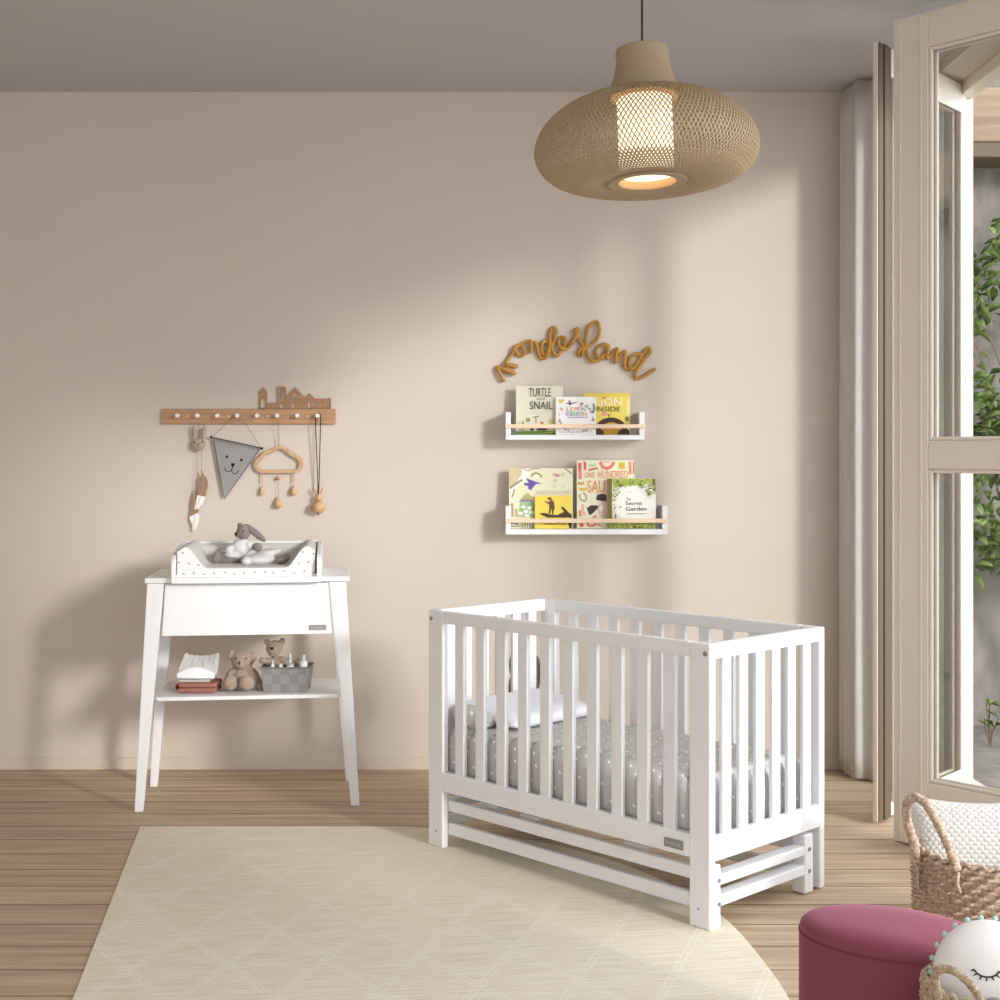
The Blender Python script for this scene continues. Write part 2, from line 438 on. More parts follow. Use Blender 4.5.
# fixed frame of the french doors
HX0, HX1 = 2.09, 2.165
t = MB().box(HX0, HX1, YH0 - .07, YH0, 0, 3.19).box(HX0, HX1, YH1, YH0, 3.13, 3.19)
t.box(HX0, HX1, YH1, YH1 + .07, 0, 3.13).box(HX0, HX1, YH1, YH0, -.02, .02)
b = t.build('trim_1', M_door, org=(HX0, 4, 0), bevel=.006); struct(b)
t = MB().box(HX0 - .02, HX1, 4.54, 4.62, .02, 3.13)
b = t.build('trim_2', M_door, org=(HX0, 4.6, 0), bevel=.006); struct(b)

def door_leaf(name, p0, ang, width, z0, z1, stile, top, bot, mid, T=.03):
    """p0: foot of the free edge; the leaf runs along local +x to its hinge"""
    root = bpy.data.objects.new(name, None); COL.objects.link(root); root.location = (p0[0], p0[1], 0); root.rotation_euler = (0, 0, ang)
    XF[root.name] = Matrix.Translation(Vector((p0[0], p0[1], 0))) @ Matrix.Rotation(ang, 4, 'Z'); struct(root)
    m = MB().box(0, stile, -T, T, z0, z1).box(width - stile * .62, width, -T, T, z0, z1)
    xa, xb = stile, width - stile * .62
    m.box(xa, xb, -T, T, z1 - top, z1).box(xa, xb, -T, T, z0, z0 + bot)
    if mid: m.box(xa, xb, -T, T, mid[0], mid[1])
    m.build('frame', M_door, root, local=True, bevel=.004)
    zs = [(z0 + bot, mid[0]), (mid[1], z1 - top)] if mid else [(z0 + bot, z1 - top)]
    for za, zb in zs:
        bd = MB(); e = .015
        for k in (-1, 1):
            y0, y1 = sorted((k * .012, k * .026))
            bd.box(xa, xa + e, y0, y1, za, zb).box(xb - e, xb, y0, y1, za, zb).box(xa + e, xb - e, y0, y1, za, za + e).box(xa + e, xb - e, y0, y1, zb - e, zb)
        bd.build('glazing_bead', M_door, root, local=True, bevel=.006)
        MB().box(xa + .004, xb - .004, -.004, .004, za + .004, zb - .004).build('glass_pane', M_glass, root, local=True)
    return root
a1 = math.atan2(-.748, .663)
d1 = door_leaf('door_1', (1.547, 5.37), a1, .93, .006, 3.185, .15, .135, .25, (1.446, 1.554))
for k, (xa, xb, yy) in enumerate(((.028, .034, .034), (.118, .124, .034))):
    MB().box(xa, xb, -yy, -.029, .02, 3.17).build('moulding', M_door, d1, local=True, bevel=.002)
a2 = math.atan2(.754, .656)
d2 = door_leaf('door_2', (1.522, 5.60), a2, .90, .012, 3.175, .12, .12, .06, None, .011)
MB().box(.004, .045, -.016, -.0105, .012, 3.175).box(.045, .08, -.022, -.0105, .012, 3.175).box(.08, .118, -.015, -.0105, .012, 3.175).build('shade_strip', M_shade, d2, local=True, bevel=.003)  # stepped strips; the shade on the free stile is put into their colour

# outside
b = MB().box(2.2, 8, -1, 9, -.14, -.02).build('ground', concrete_mat(), org=(4, 6, 0)); struct(b)
b = MB().box(2.17, 6.5, 7.75, 7.95, -.1, 4.6).build('wall_garden', concrete_mat(), org=(4, 7.8, 0)); struct(b)
M_beam = wood_mat('weathered_beam', (112, 86, 64), (158, 130, 104), 'x', .35)
b = MB().box(2.3, 5.5, 7.5, 7.75, 3.2, 3.5).build('beam', M_beam, org=(3, 7.6, 3.2), bevel=.01); struct(b)
b = MB().box(2.3, 5.5, 7.46, 7.75, 3.11, 3.19).build('trim_3', M_shade, org=(3, 7.6, 3.1), bevel=.006); struct(b)  # beige ledge under the beam, its shadow painted in as dark brown
sh = thing('climbing_shrub', 'leafy green climbing shrub against the concrete wall outside the door', 'plant', (3.15, 7.45, -.02))
st = MB(); lf = MB(); stems = []
for k in range(10):
    x1 = random.uniform(2.48, 2.9); zt = random.uniform(1.5, 2.85); y1 = random.uniform(7.3, 7.5); pts = [Vector((3.15, 7.45, -.02))]
    for i in range(1, 9):
        f = i / 8; pts.append(Vector((3.15 + (x1 - 3.15) * f ** 1.2 + random.uniform(-.04, .04), 7.45 + (y1 - 7.45) * f, .7 * min(1, f * 3) + (zt - .7) * max(0, f - .33) / .67)))
    sp = smoothpath(pts, 4); stems.append(sp); st.tube(sp, [.010 * (1 - .7 * i / len(sp)) for i in range(len(sp))], 5)
for k in range(1500):
    if k % 2: 
        sp = random.choice(stems); c = sp[random.randrange(int(len(sp) * .35), len(sp))] + Vector((random.gauss(0, .09), random.gauss(0, .06), random.gauss(0, .09)))
    else: c = Vector((random.uniform(2.4, 3.0), random.uniform(7.22, 7.66), random.uniform(.85, 2.8)))
    c.y = min(c.y, 7.6)
    if c.z < .8 or noise.noise(c * 2.6) < -.14: continue
    L = random.uniform(.06, .12); W = L * .52
    R = Matrix.Rotation(random.uniform(0, 2 * PI), 4, 'Z') @ Matrix.Rotation(random.uniform(-1.2, .5), 4, 'X') @ Matrix.Rotation(random.uniform(-.6, .6), 4, 'Y')
    q = [(0, 0, 0), (W * .5, L * .35, .012), (W * .38, L * .72, .006), (0, L, -.01), (-W * .38, L * .72, .006), (-W * .5, L * .35, .012), (0, L * .45, -.006)]
    lf.add([c + R @ Vector(p) for p in q], [(0, 1, 6), (1, 2, 6), (2, 3, 6), (3, 4, 6), (4, 5, 6), (5, 0, 6)])
st.build('stem', mat('bark', (120, 98, 76), .9), sh, smooth=60)
o = lf.build('foliage', leaf_mat(), sh, smooth=80, solid=.0012); o['kind'] = 'stuff'
sp = thing('garden_plant', 'low young plant with pale leaves at the foot of the concrete wall outside', 'plant', (2.56, 7.2, -.02))
pl = MB(); ps = MB()
for k in range(7):
    c = Vector((2.54 + random.uniform(-.05, .05), 7.2 + random.uniform(-.06, .06), .1 + random.uniform(-.05, .16)))
    ps.tube([(2.56, 7.2, -.02), (c.x * .5 + 1.28, 7.2, .06), c], .003, 4)
    R = Matrix.Rotation(random.uniform(0, 6.28), 4, 'Z') @ Matrix.Rotation(random.uniform(-.6, .6), 4, 'X'); L = .09; W = .045
    q = [(0, 0, 0), (W * .5, L * .4, .01), (0, L, -.01), (-W * .5, L * .4, .01)]
    pl.add([c + R @ Vector(p) for p in q], [(0, 1, 2), (0, 2, 3)])
ps.build('stem', mat('bark', (120, 98, 76)), sp); pl.build('foliage', leaf_mat(), sp, solid=.0012)['kind'] = 'stuff'

# curtain in the corner
def curt(u, v):
    path = [(1.617, 6.55), (1.62, 6.47), (1.64, 6.36), (1.72, 6.305), (1.86, 6.30), (2.03, 6.31)]
    k = u * (len(path) - 1); i = min(int(k), len(path) - 2); f = k - i
    x = path[i][0] * (1 - f) + path[i + 1][0] * f; y = path[i][1] * (1 - f) + path[i + 1][1] * f
    z = .012 + (CEIL - .022 - .012) * v
    flare = 1 - .45 * v
    dx_, dy_ = path[i + 1][0] - path[i][0], path[i + 1][1] - path[i][1]; ll = math.hypot(dx_, dy_); am = .011 * math.sin(u * 2 * PI * 5.5 + .6 * math.sin(v * 3)) * flare
    x += dy_ / ll * am; y -= dx_ / ll * am
    return Vector((x, y, z))
c = MB().grid(curt, 160, 24).build('curtain', M_curt, org=(1.7, 6.4, 0), smooth=180, solid=.002)
tag(c, 'sheer off-white curtain hanging in the corner behind the open glass door', 'curtain')

# ------------------------------------------------------------------ rug
RX = math.radians(8.8)
rp = [(140, 826), (395, 826), (440, 828.5), (500, 835), (560, 846), (620, 863), (670, 884), (720, 914), (755, 950), (790, 1000), (812, 1060), (818, 1130), (30, 1110), (72, 1000)]
rw = [G(px, py, .005) for px, py in rp]
ro = G(140, 826, 0)
up = [v for v in rw[1:12]]
sm = [rw[0]] + [v for v in smoothpath(rw[1:12], 5)] + rw[12:]
m = MB().prism([(v.x, v.y) for v in sm], lambda x, y, z: Vector((x, y, z)), 0, .005)
o = m.build('rug', M_rug, org=(ro.x, ro.y, 0), rz=RX, bevel=.002)
tag(o, 'large cream woven rug with a raised diamond lattice under the crib', 'rug')

# ------------------------------------------------------------------ crib
KL, KW, KH, KY = 1.35, .645, .906, -.806
kc = (.659 - KL / 2 * math.cos(KY) - KW / 2 * math.sin(KY), 4.33 - KL / 2 * math.sin(KY) + KW / 2 * math.cos(KY), .005)
crib = thing('crib', 'white slatted wooden crib standing at the edge of the rug', 'crib', kc, KY)
H = KH - .005; hl, hw = KL / 2, KW / 2
def kb(name, x0, x1, y0, y1, z0, z1, mt=M_white, bev=.005, parent=crib):
    return MB().box(x0, x1, y0, y1, z0, z1).build(name, mt, parent, local=True, bevel=bev)
PW, PT = .083, .03
for sx in (-1, 1):
    for sy in (-1, 1):
        xa, xb = sorted((sx * hl, sx * (hl - PW))); ya, yb = sorted((sy * hw, sy * (hw - PT)))
        p = kb('post', xa, xb, ya, yb, 0, H)
        if sy < 0:
            for zz, rr in ((H - .032, .008), (.06, .0035)):
                xs = sx * (hl - (.018 if zz > .5 else .045))
                MB().lathe([(0.001, 0), (rr, 0), (rr, .004), (rr * .6, .005)], 12, Matrix.Translation((xs, -hw + .001, zz)) @ rotm('X', 90)).build('screw', M_steel, p, local=True, smooth=40)
for sy in (-1, 1):
    ya, yb = sorted((sy * hw, sy * (hw - PT)))
    kb('long_top_rail', -hl + PW, hl - PW, ya, yb, H - .047, H); r = kb('long_bottom_rail', -hl + PW, hl - PW, ya, yb, .215, .29)
    if sy < 0:
        pq = MB().box(hl - PW - .1, hl - PW - .022, -hw - .004, -hw, .232, .262).build('plaque', M_plaque, r, local=True, bevel=.001)
        mk = MB(); xx = hl - PW - .092
        rail_plaque = r
        while xx < hl - PW - .034:
            ww = random.uniform(.004, .008); mk.box(xx, xx + ww, -hw - .0046, -hw - .004, .241, .241 + random.uniform(.008, .013)); xx += ww + .0025
        mk.build('plaque_lettering', M_grey, r, local=True)
    n = 10; inner = KL - 2 * PW; w_ = .048; g_ = (inner - n * w_) / (n + 1)
    for i in range(n):
        x = -hl + PW + g_ + i * (w_ + g_); kb('long_side_slat', x, x + w_, sy * (hw - PT / 2) - .009, sy * (hw - PT / 2) + .009, .288, H - .045, bev=.003)
for sx in (-1, 1):
    xa, xb = sorted((sx * hl, sx * (hl - .028)))
    y0, y1 = -hw + PT, hw - PT
    xa2, xb2 = sorted((sx * (hl + .0), sx * (hl - .028)))
    kb('end_top_rail', xa2, xb2, y0, y1, H - .05, H); kb('end_bottom_rail', xa2, xb2, y0, y1, .212, .29)
    n = 6; w_ = .045; g_ = (y1 - y0 - n * w_) / (n + 1)
    for i in range(n):
        y = y0 + g_ + i * (w_ + g_); kb('end_slat', sx * (hl - .014) - .008, sx * (hl - .014) + .008, y, y + w_, .288, H - .048, bev=.003)
kb('slat_base', -hl + .05, hl - .05, -hw + PT + .002, hw - PT - .002, .235, .262)
# inner rocking frame
gl = MB()
for sx in (-1, 1):
    for sy, yy in ((-1, -hw + .045), (1, hw - .095)):
        p = kb('rocker_leg', sx * hl - (.0 if sx < 0 else .055), sx * hl + (.055 if sx < 0 else 0), yy - (.012 if sy < 0 else .026), yy + (.012 if sy < 0 else .026), 0, .20, bev=.006)
        for zz in (.075, .15):
            MB().lathe([(.001, 0), (.007, 0), (.007, .003), (.004, .004)], 12, Matrix.Translation((sx * hl, yy, zz)) @ rotm('Y', 90 * sx)).build('screw', M_steel, p, local=True, smooth=40)
    xa, xb = sorted((sx * hl, sx * (hl - .05)))
    kb('rocker_end_rail', xa, xb, -hw + .057, hw - .121, .132, .165); kb('rocker_end_rail', xa, xb, -hw + .057, hw - .121, .065, .1)
for yy in (-hw + .045, hw - .095):
    kb('rocker_long_rail', -hl + .055, hl - .055, yy - .012, yy + .012, .135, .178); kb('rocker_long_rail', -hl + .055, hl - .055, yy - .012, yy + .012, .045, .092)
for xx in (-.42, -.2, .3):
    kb('cross_brace', xx - .05, xx + .05, -hw + .075, hw - .14, .172, .186)

# mattress with a quilted, scalloped border
Mx, My = hl - .042, hw - PT - .016
def matt(u, v):
    ang = u * 2 * PI
    # rounded rectangle outline walked by arc length
    per = 4 * (Mx + My); s = (u * per) % per
    if s < 2 * Mx: x, y, nx, ny, k = -Mx + s, -My, 0, -1, s
    elif s < 2 * Mx + 2 * My: x, y, nx, ny, k = Mx, -My + s - 2 * Mx, 1, 0, s
    elif s < 4 * Mx + 2 * My: x, y, nx, ny, k = Mx - (s - 2 * Mx - 2 * My), My, 0, 1, s
    else: x, y, nx, ny, k = -Mx, My - (s - 4 * Mx - 2 * My), -1, 0, s
    puff = abs(math.sin(PI * k / .108)) ** .6
    prof = [(-.010, 0), (.003, .03), (.004, .11), (.001, .15), (-.012, .178), (-.04, .196), (-.09, .2), (-.16, .198), (-.27, .197)]
    f = v * (len(prof) - 1); i = min(int(f), len(prof) - 2); f -= i
    off = prof[i][0] * (1 - f) + prof[i + 1][0] * f; z = prof[i][1] * (1 - f) + prof[i + 1][1] * f
    am = 1 if z < .19 else 1
    fade = max(0, 1 - max(0, -off - .05) / .06)
    off += (puff - 1) * .014 * min(1, z / .04) * (1 if off > -.03 else .0)
    z += (puff - .7) * .014 * fade * (z / .2)
    k1 = (Mx + off) / Mx; k2 = (My + off) / My
    return Vector((x * (Mx + off) / Mx, y * max(.02, (My + off) / My), .263 + z))
N = 560
mm = MB().grid(matt, N, 40, wrapu=True)
U = N; top = [len(mm.v) - N + i for i in range(N)]
mm.f.append(top); mm.mi.append(0); mm.f.append(list(range(N))[::-1]); mm.mi.append(0)
mo = mm.build('mattress', M_sheet, org=kc, rz=KY, local=True, smooth=60)
tag(mo, 'crib mattress covered in pale grey cotton with white stars', 'mattress')
# pillow and folded cover at the head end
def cushion(mb, cx, cy, cz, a, bb, T, M=None, n=26, pw=.42, weave=None, pinch=.05):
    def f(sgn):
        def g(u, v):
            p, q = u * 2 - 1, v * 2 - 1
            h = T * max(0, (1 - p ** 4) * (1 - q ** 4)) ** pw
            pin = 1 - pinch * (1 - abs(p) ** 2) * abs(q) ** 2; pin2 = 1 - pinch * (1 - abs(q) ** 2) * abs(p) ** 2
            d = weave(u, v) * min(1, h / T * 1.5) if weave else 0
            w = Vector((p * a * pin2, q * bb * pin, sgn * (h + d)))
            return (M @ w if M is not None else w) + Vector((cx, cy, cz))
        return g
    mb.grid(f(1), n, n); mb.grid(f(-1), n, n)
    return mb
Kmat = Matrix.Translation(Vector(kc)) @ Matrix.Rotation(KY, 4, 'Z')
pm = cushion(MB(), -hl + .205, .02, .508, .165, .25, .034, Matrix.Rotation(math.radians(7), 4, 'Y'), pw=.5)
po = pm.build('pillow', M_pillow, org=kc, rz=KY, local=True, smooth=180, weld=.0005)
tag(po, 'flat white pillow at the head of the crib mattress', 'pillow')
cv = MB().ell((-hl + .15, -hw + .105, .486), (.1, .062, .034)).ell((-hl + .12, -hw + .10, .508), (.075, .058, .03)).ell((-hl + .2, -hw + .11, .49), (.05, .06, .034))
co = cv.build('folded_cover', M_sheet, org=kc, rz=KY, local=True, remesh=.007)
tag(co, 'folded grey star-print cover tucked beside the white crib pillow', 'bedding')
# grey toy hanging outside the head end
tp = Kmat @ Vector((-hl - .045, hw - .13, .36))
toy = thing('hanging_toy', 'grey-brown soft toy hanging outside the head of the crib, half hidden by slats', 'toy', tp)
def K(x, y, z): return Kmat @ Vector((-hl + x, hw + y + .03, z + .085))
tb = MB().ell(K(-.068, -.05, .50), (.05, .062, .085)).ell(K(-.068, -.09, .61), .05).ell(K(-.068, -.14, .44), (.03, .04, .07)).ell(K(-.068, -.04, .44), (.03, .035, .07)).ell(K(-.068, -.15, .54), (.02, .03, .05)).ell(K(-.068, -.09, .54), (.02, .03, .05))
tb.build('body', M_furg, toy, remesh=.008)
er = MB()
for s in (-1, 1): er.ell(K(-.068, -.09 + s * .03, .67), (.016, .016, .05))
er.build('ear', M_furg, toy, smooth=180)
MB().tube([K(-.068, -.09, .63), K(-.03, -.09, .74), K(-.004, -.09, .79)], .003, 6).build('hanging_loop', M_thread, toy, smooth=60)

# ------------------------------------------------------------------ changing table
TY = math.radians(6.5)
DT = 5.85; S = DT / F
to = P(247, 809.5, 5.847); to = Vector(((247 - 500) * S, 6.09, 0))
ct = thing('changing_table', 'white changing table with splayed legs, a fold-front drawer and a low shelf', 'table', to, TY)
def tx(px, y=-.24):
    k = (px - CX) / F; c_, s_ = math.cos(TY), math.sin(TY)
    return (k * (to.y + c_ * y) - to.x + s_ * y) / (c_ - k * s_)
def tz(py): return EYE - (py - CY) * S
yf, yb = -.24, .24
def legshape(name, pxs, y0, y1, zt):
    (a0, a1), (b0, b1) = pxs   # top and bottom px pairs
    m = MB(); zb = 0
    m.hexa([(tx(b0), y0, zb), (tx(b1), y0, zb), (tx(b1), y1, zb), (tx(b0), y1, zb)], [(tx(a0), y0, zt), (tx(a1), y0, zt), (tx(a1), y1, zt), (tx(a0), y1, zt)])
    return m.build(name, M_white, ct, local=True, bevel=.003)
zt = tz(582.5)
legshape('front_leg', ((147, 164), (134.3, 142.9)), yf, yf + .035, zt); legshape('front_leg', ((329.5, 346), (351, 359.5)), yf, yf + .035, zt)
legshape('back_leg', ((147, 163), (135, 143)), yb - .035, yb, zt); legshape('back_leg', ((327, 342), (346, 354)), yb - .035, yb, zt)
MB().box(tx(145), tx(349.5), yf - .008, yb + .02, tz(582), tz(577.2)).build('tabletop', M_white, ct, local=True, bevel=.002)
dr = MB().hexa([(tx(161.8), yf + .004, tz(635)), (tx(332), yf + .004, tz(635)), (tx(332), yf + .022, tz(635)), (tx(161.8), yf + .022, tz(635))],
               [(tx(165.2), yf + .004, tz(583.5)), (tx(328), yf + .004, tz(583.5)), (tx(328), yf + .022, tz(583.5)), (tx(165.2), yf + .022, tz(583.5))]).build('drawer_front', M_white, ct, local=True, bevel=.0015)
MB().box(tx(309), tx(326), yf + .001, yf + .004, tz(631), tz(626)).build('plaque', M_plaque, dr, local=True)
mk = MB(); xx = tx(311)
while xx < tx(324):
    ww = random.uniform(.003, .007); mk.box(xx, xx + ww, yf + .0005, yf + .001, tz(629.8), tz(629.8) + random.uniform(.006, .011)); xx += ww + .0022
mk.build('plaque_lettering', M_grey, dr, local=True)
MB().box(tx(168), tx(326), yf + .022, yb - .036, tz(634), tz(634) + .01).box(tx(168), tx(326), yb - .046, yb - .036, tz(634) + .01, zt - .001).box(tx(168), tx(168) + .012, yf + .022, yb - .046, tz(634) + .01, zt - .001).box(tx(326) - .012, tx(326), yf + .022, yb - .046, tz(634) + .01, zt - .001).build('drawer_box', M_white, ct, local=True)
zs = tz(696.5)
MB().box(tx(154), tx(341), yf + .036, yb - .036, zs - .016, zs).box(tx(156.5), tx(339), yf + .02, yf + .036, zs - .016, zs).build('shelf', M_white, ct, local=True, bevel=.002)
CTM = XF[ct.name]
def T(px, py, y): # point on the changing table, px/py read in its front plane
    return CTM @ Vector((tx(px), y, tz(py)))
# tray that sits on the top
ZT = tz(577.2) + .001
tray = thing('changing_tray', 'white curved-sided tray lying on the changing table top', 'tray', CTM @ Vector((0, -.03, ZT)), TY)
X0, X1 = tx(171, -.285), tx(321, -.285); yt0, yt1 = -.285, .16; ZT0 = ZT - CTM.translation.z
def tloc(x, y, z): return CTM @ Vector((x, y, z))
base = MB().box(X0 + .018, X1 - .018, yt0 + .03, yt1 - .002, ZT0, ZT0 + .012)
for v in range(len(base.v)): base.v[v] = CTM @ base.v[v]
base.build('tray_bottom', M_white, tray, bevel=.001)
for x0, x1 in ((X0, X0 + .018), (X1 - .018, X1)):
    pf = [(yt0 + .03, ZT0), (yt1 + .016, ZT0), (yt1 + .016, ZT0 + .125), (yt1 - .03, ZT0 + .13), (yt1 - .2, ZT0 + .118), (yt0 + .12, ZT0 + .105), (yt0 + .06, ZT0 + .1), (yt0 + .03, ZT0 + .092), (yt0 + .012, ZT0 + .08), (yt0, ZT0 + .06), (yt0, ZT0 - .022), (yt0 + .026, ZT0 - .022), (yt0 + .026, ZT0)]
    MB().prism(pf, lambda p, q, r: tloc(r, p, q), x0, x1).build('side_panel', M_white, tray, bevel=.003)
MB().prism([(X0 + .018, yt1), (X1 - .018, yt1), (X1 - .018, yt1 + .016), (X0 + .018, yt1 + .016)], lambda p, q, r: tloc(p, q, r), ZT0, ZT0 + .128).build('back_panel', M_white, tray, bevel=.003)
MB().prism([(X0 + .018, yt0), (X1 - .018, yt0), (X1 - .018, yt0 + .026), (X0 + .018, yt0 + .026)], lambda p, q, r: tloc(p, q, r), ZT0 - .022, ZT0 + .003).build('front_lip', M_white, tray, bevel=.002)
# changing pad
pad = thing('changing_pad', 'grey changing pad with raised sides and a dotted white front', 'pad', tloc(0, -.05, ZT0 + .013), TY)
PX0, PX1, PY0, PY1, PZ = X0 + .022, X1 - .026, yt0 + .031, yt1 - .004, ZT0 + .0125
def padh(u, v):
    W = (PX1 - PX0); x = u * W
    e = min(x, W - x)
    def ss(t): t = max(0, min(1, t)); return t * t * (3 - 2 * t)
    side = .09 * (1 - ss((e - .035) / .09)) - .018 * (1 - ss(e / .03))
    y = v * (PY1 - PY0); eb = (PY1 - PY0) - y
    back = .075 * (1 - ss((eb - .03) / .07)) - .01 * (1 - ss(eb / .02))
    h = .032 + max(side, back) + .0
    return h - .006 * (1 - ss(y / .012))
top = MB().grid(lambda u, v: tloc(PX0 + u * (PX1 - PX0), PY0 + v * (PY1 - PY0), PZ + padh(u, v)), 60, 30)
top.build('pad_top', M_padtop, pad, smooth=180)
fr = MB()
nn = 60
fr.grid(lambda u, v: tloc(PX0 + u * (PX1 - PX0), PY0 - .002 * math.sin(PI * v), PZ + v * padh(u, 0)), nn, 4)
fr.grid(lambda u, v: tloc(PX0 + u * (PX1 - PX0), PY1, PZ + v * padh(u, 1)), nn, 4)
for uu, xx in ((0, PX0), (1, PX1)): fr.grid(lambda u, v: tloc(xx, PY0 + u * (PY1 - PY0), PZ + v * padh(uu, u)), 20, 2)
fr.grid(lambda u, v: tloc(PX0 + u * (PX1 - PX0), PY0 + v * (PY1 - PY0), PZ), 4, 4)
fr.build('pad_side', M_dot, pad, smooth=50)

# ------------------------------------------------------------------ soft toys (shapes given as photo-plane points at a true distance)
def E(mb, px, py, d, rx, ry, rd, rot=0, n=14):
    s = d / F
    return mb.ell(P(px, py, d), (rx * s, rd, ry * s), Matrix.Rotation(math.radians(rot), 4, 'Y'), n)
d = 6.06
tr = P(232, 564.5, d)
rab = thing('plush_rabbit', 'grey plush rabbit in a white romper sitting on the changing pad', 'toy', tr)
m = MB()
E(m, 243.5, 532, d, 7, 8, .034, -12); E(m, 238.5, 534.3, d - .006, 4, 3.6, .022); E(m, 243, 541, d, 4, 4, .02)
E(m, 240, 549, d + .005, 8, 9, .035, 25)
E(m, 230, 560.8, d - .02, 13, 4.6, .024, 2); E(m, 216, 558.2, d - .03, 4.2, 6.6, .024, 8)
E(m, 222.5, 550.3, d - .02, 5, 2.8, .014, 20); E(m, 257.5, 547, d - .03, 5, 4.6, .018, 20); E(m, 250, 547, d - .01, 7, 3.2, .016, -10)
m.build('body', M_furg, rab, remesh=.004)
m = MB(); E(m, 240.5, 548, d, 9.5, 9.8, .043, 24); E(m, 230, 549, d - .02, 5.5, 4, .022, -25); E(m, 250, 545, d - .004, 6, 5.5, .03, 20); E(m, 233, 555, d - .01, 9, 4, .04, 5); E(m, 244, 541.5, d, 5.5, 3.4, .03)
m.build('romper', mat('romper_cotton', (208, 207, 206), .9, .05, 80, .2, 200), rab, remesh=.004)
m = MB(); E(m, 256, 533.5, d - .004, 13.2, 3.6, .013, 40); E(m, 247.5, 526.5, d + .002, 4, 2.6, .012, 25); m.build('ear', M_furg, rab, remesh=.004)
m = MB(); E(m, 240, 525.2, d + .012, 3, 2.6, .012, -30); m.build('ear', M_furg, rab, smooth=180)
m = MB(); E(m, 236, 534, d - .024, 1.6, 1.6, .007); m.build('nose', M_ink, rab, smooth=180)
m = MB(); E(m, 243.3, 531, d - .033, .9, .9, .004); m.build('eye', M_ink, rab, smooth=180)
# folded baby garment on the pad
d = 5.98
fg = thing('folded_romper', 'white star-print baby romper folded on the changing pad', 'clothing', P(265, 566.5, d))
m = MB(); E(m, 259, 559.5, d + .02, 16, 6.5, .06, -3, 18); E(m, 247, 561, d, 6, 5.4, .05); E(m, 268, 553, d + .05, 14, 4.5, .05, -8)
m.build('romper_fabric', star_mat('tiny_star_cotton', (212, 211, 210), (176, 168, 170), 60, .1), fg, remesh=.006)
MB().box(P(248, 566, d).x, P(277, 566, d).x, d - .055, d + .03, P(0, 566.2, d).z, P(0, 564.2, d).z).build('hem', M_pillow, fg, bevel=.003)
m = MB(); E(m, 283, 559, d + .03, 8, 4, .04, -22); m.build('lining', mat('taupe_cotton', (150, 140, 140), .9), fg, smooth=180)

ZS = zs + .001
ds = 6.0
def sy_(py_target_z, d): return CY + (EYE - py_target_z) * F / d
# teddy on the shelf
d = 6.02; bt = sy_(ZS, d)
ted = thing('teddy_bear', 'beige teddy bear sitting on the table shelf beside the grey basket', 'toy', P(242, bt, d))
m = MB(); E(m, 242.5, 660.5, d, 11, 10, .044); E(m, 240.5, 664.5, d - .036, 5, 4.2, .022)
E(m, 231, 655, d, 3.6, 5, .014, 15); E(m, 253.5, 656, d, 3.6, 5, .014, -15)
E(m, 242, 680, d + .005, 11, 12.5, .05); E(m, 229.5, 677.5, d - .006, 4.4, 11, .024, 28); E(m, 254.5, 677, d - .006, 5, 11, .026, -26); E(m, 260, 686, d, 4.4, 6.5, .022, -20)
E(m, 230.5, bt - 6.8, d - .066, 7, 7.2, .03); E(m, 246.5, bt - 7, d - .074, 7.2, 7.4, .03); E(m, 231.5, bt - 5.5, d - .03, 6, 5, .05); E(m, 249, bt - 5.5, d - .03, 6, 5, .05)
m.build('body', M_fur1, ted, remesh=.0042, fur=.006)
m = MB(); E(m, 239.3, 663, d - .056, 1.2, 1, .004); m.build('nose', M_ink, ted, smooth=180)
for ex in (235.5, 246.2): m = MB(); E(m, ex, 658.6, d - .04, .9, .9, .004); m.build('eye', M_ink, ted, smooth=180)
m = MB(); m.tube([P(239.3, 664, d - .058), P(239.3, 666.2, d - .057), P(241.5, 667, d - .054)], .0012, 5); m.build('mouth', M_ink, ted)
# stack of clothes
d = 5.98; bt = sy_(ZS, d); s = d / F
x0, x1 = P(180, 0, d).x, P(219, 0, d).x
zb = ZS
def fold(name, label, cat, px0, px1, z0, z1, dep, mt, layers):
    t_ = thing(name, label, cat, (P((px0 + px1) / 2, 0, d).x, d + dep / 2, z0), 0, 'folded laundry on the changing table shelf')
    xa, xb = P(px0, 0, d).x, P(px1, 0, d).x
    m = MB(); lh = (z1 - z0) / layers
    for k in range(layers): m.box(xa + .002 * (k % 2), xb - .003 * ((k + 1) % 2), d - .06 + .002 * (k % 2), d - .06 + dep, z0 + lh * k + .0003, z0 + lh * (k + 1) - .0006)
    m.build('folded_cloth', mt, t_, bevel=lh * .35, bseg=3, smooth=60)
    return t_
r1 = fold('folded_blanket', 'brick red folded cloth at the bottom of the laundry stack', 'cloth', 180.5, 219, zb, zb + .045, .14, mat('brick_cotton', (156, 104, 92), .9, .06, 50, .2, 300), 2)
m = MB(); E(m, 178.3, 686.5, d + .01, 2.6, 2.8, .03); m.build('corner', mat('dark_red_cotton', (130, 44, 48), .9), r1, smooth=180)
fold('folded_towel', 'light grey folded cloth between the red one and the white blouse', 'cloth', 182, 213, zb + .046, zb + .064, .13, mat('light_grey_cotton', (190, 186, 182), .9, .05, 50), 1)
bl = thing('folded_blouse', 'white ruffle-collared baby blouse on top of the laundry stack', 'clothing', (P(199.5, 0, d).x, d, zb + .065), 0, 'folded laundry on the changing table shelf')
def blouse(u, v):
    px = 181.5 + u * 36; x = P(px, 0, d).x
    h = .022 + .062 * v ** .7
    h += .012 * v * (abs(u - .5) * 2) ** 3 + .0012 * math.sin(u * 40) * v
    y = d - .066 + .10 * v + .002 * math.sin(u * 22 + v * 5)
    return Vector((x + (.5 - u) * .02 * v, y, zb + .065 + h * (1 if v > 0 else 0)))
m = MB().grid(blouse, 40, 14)
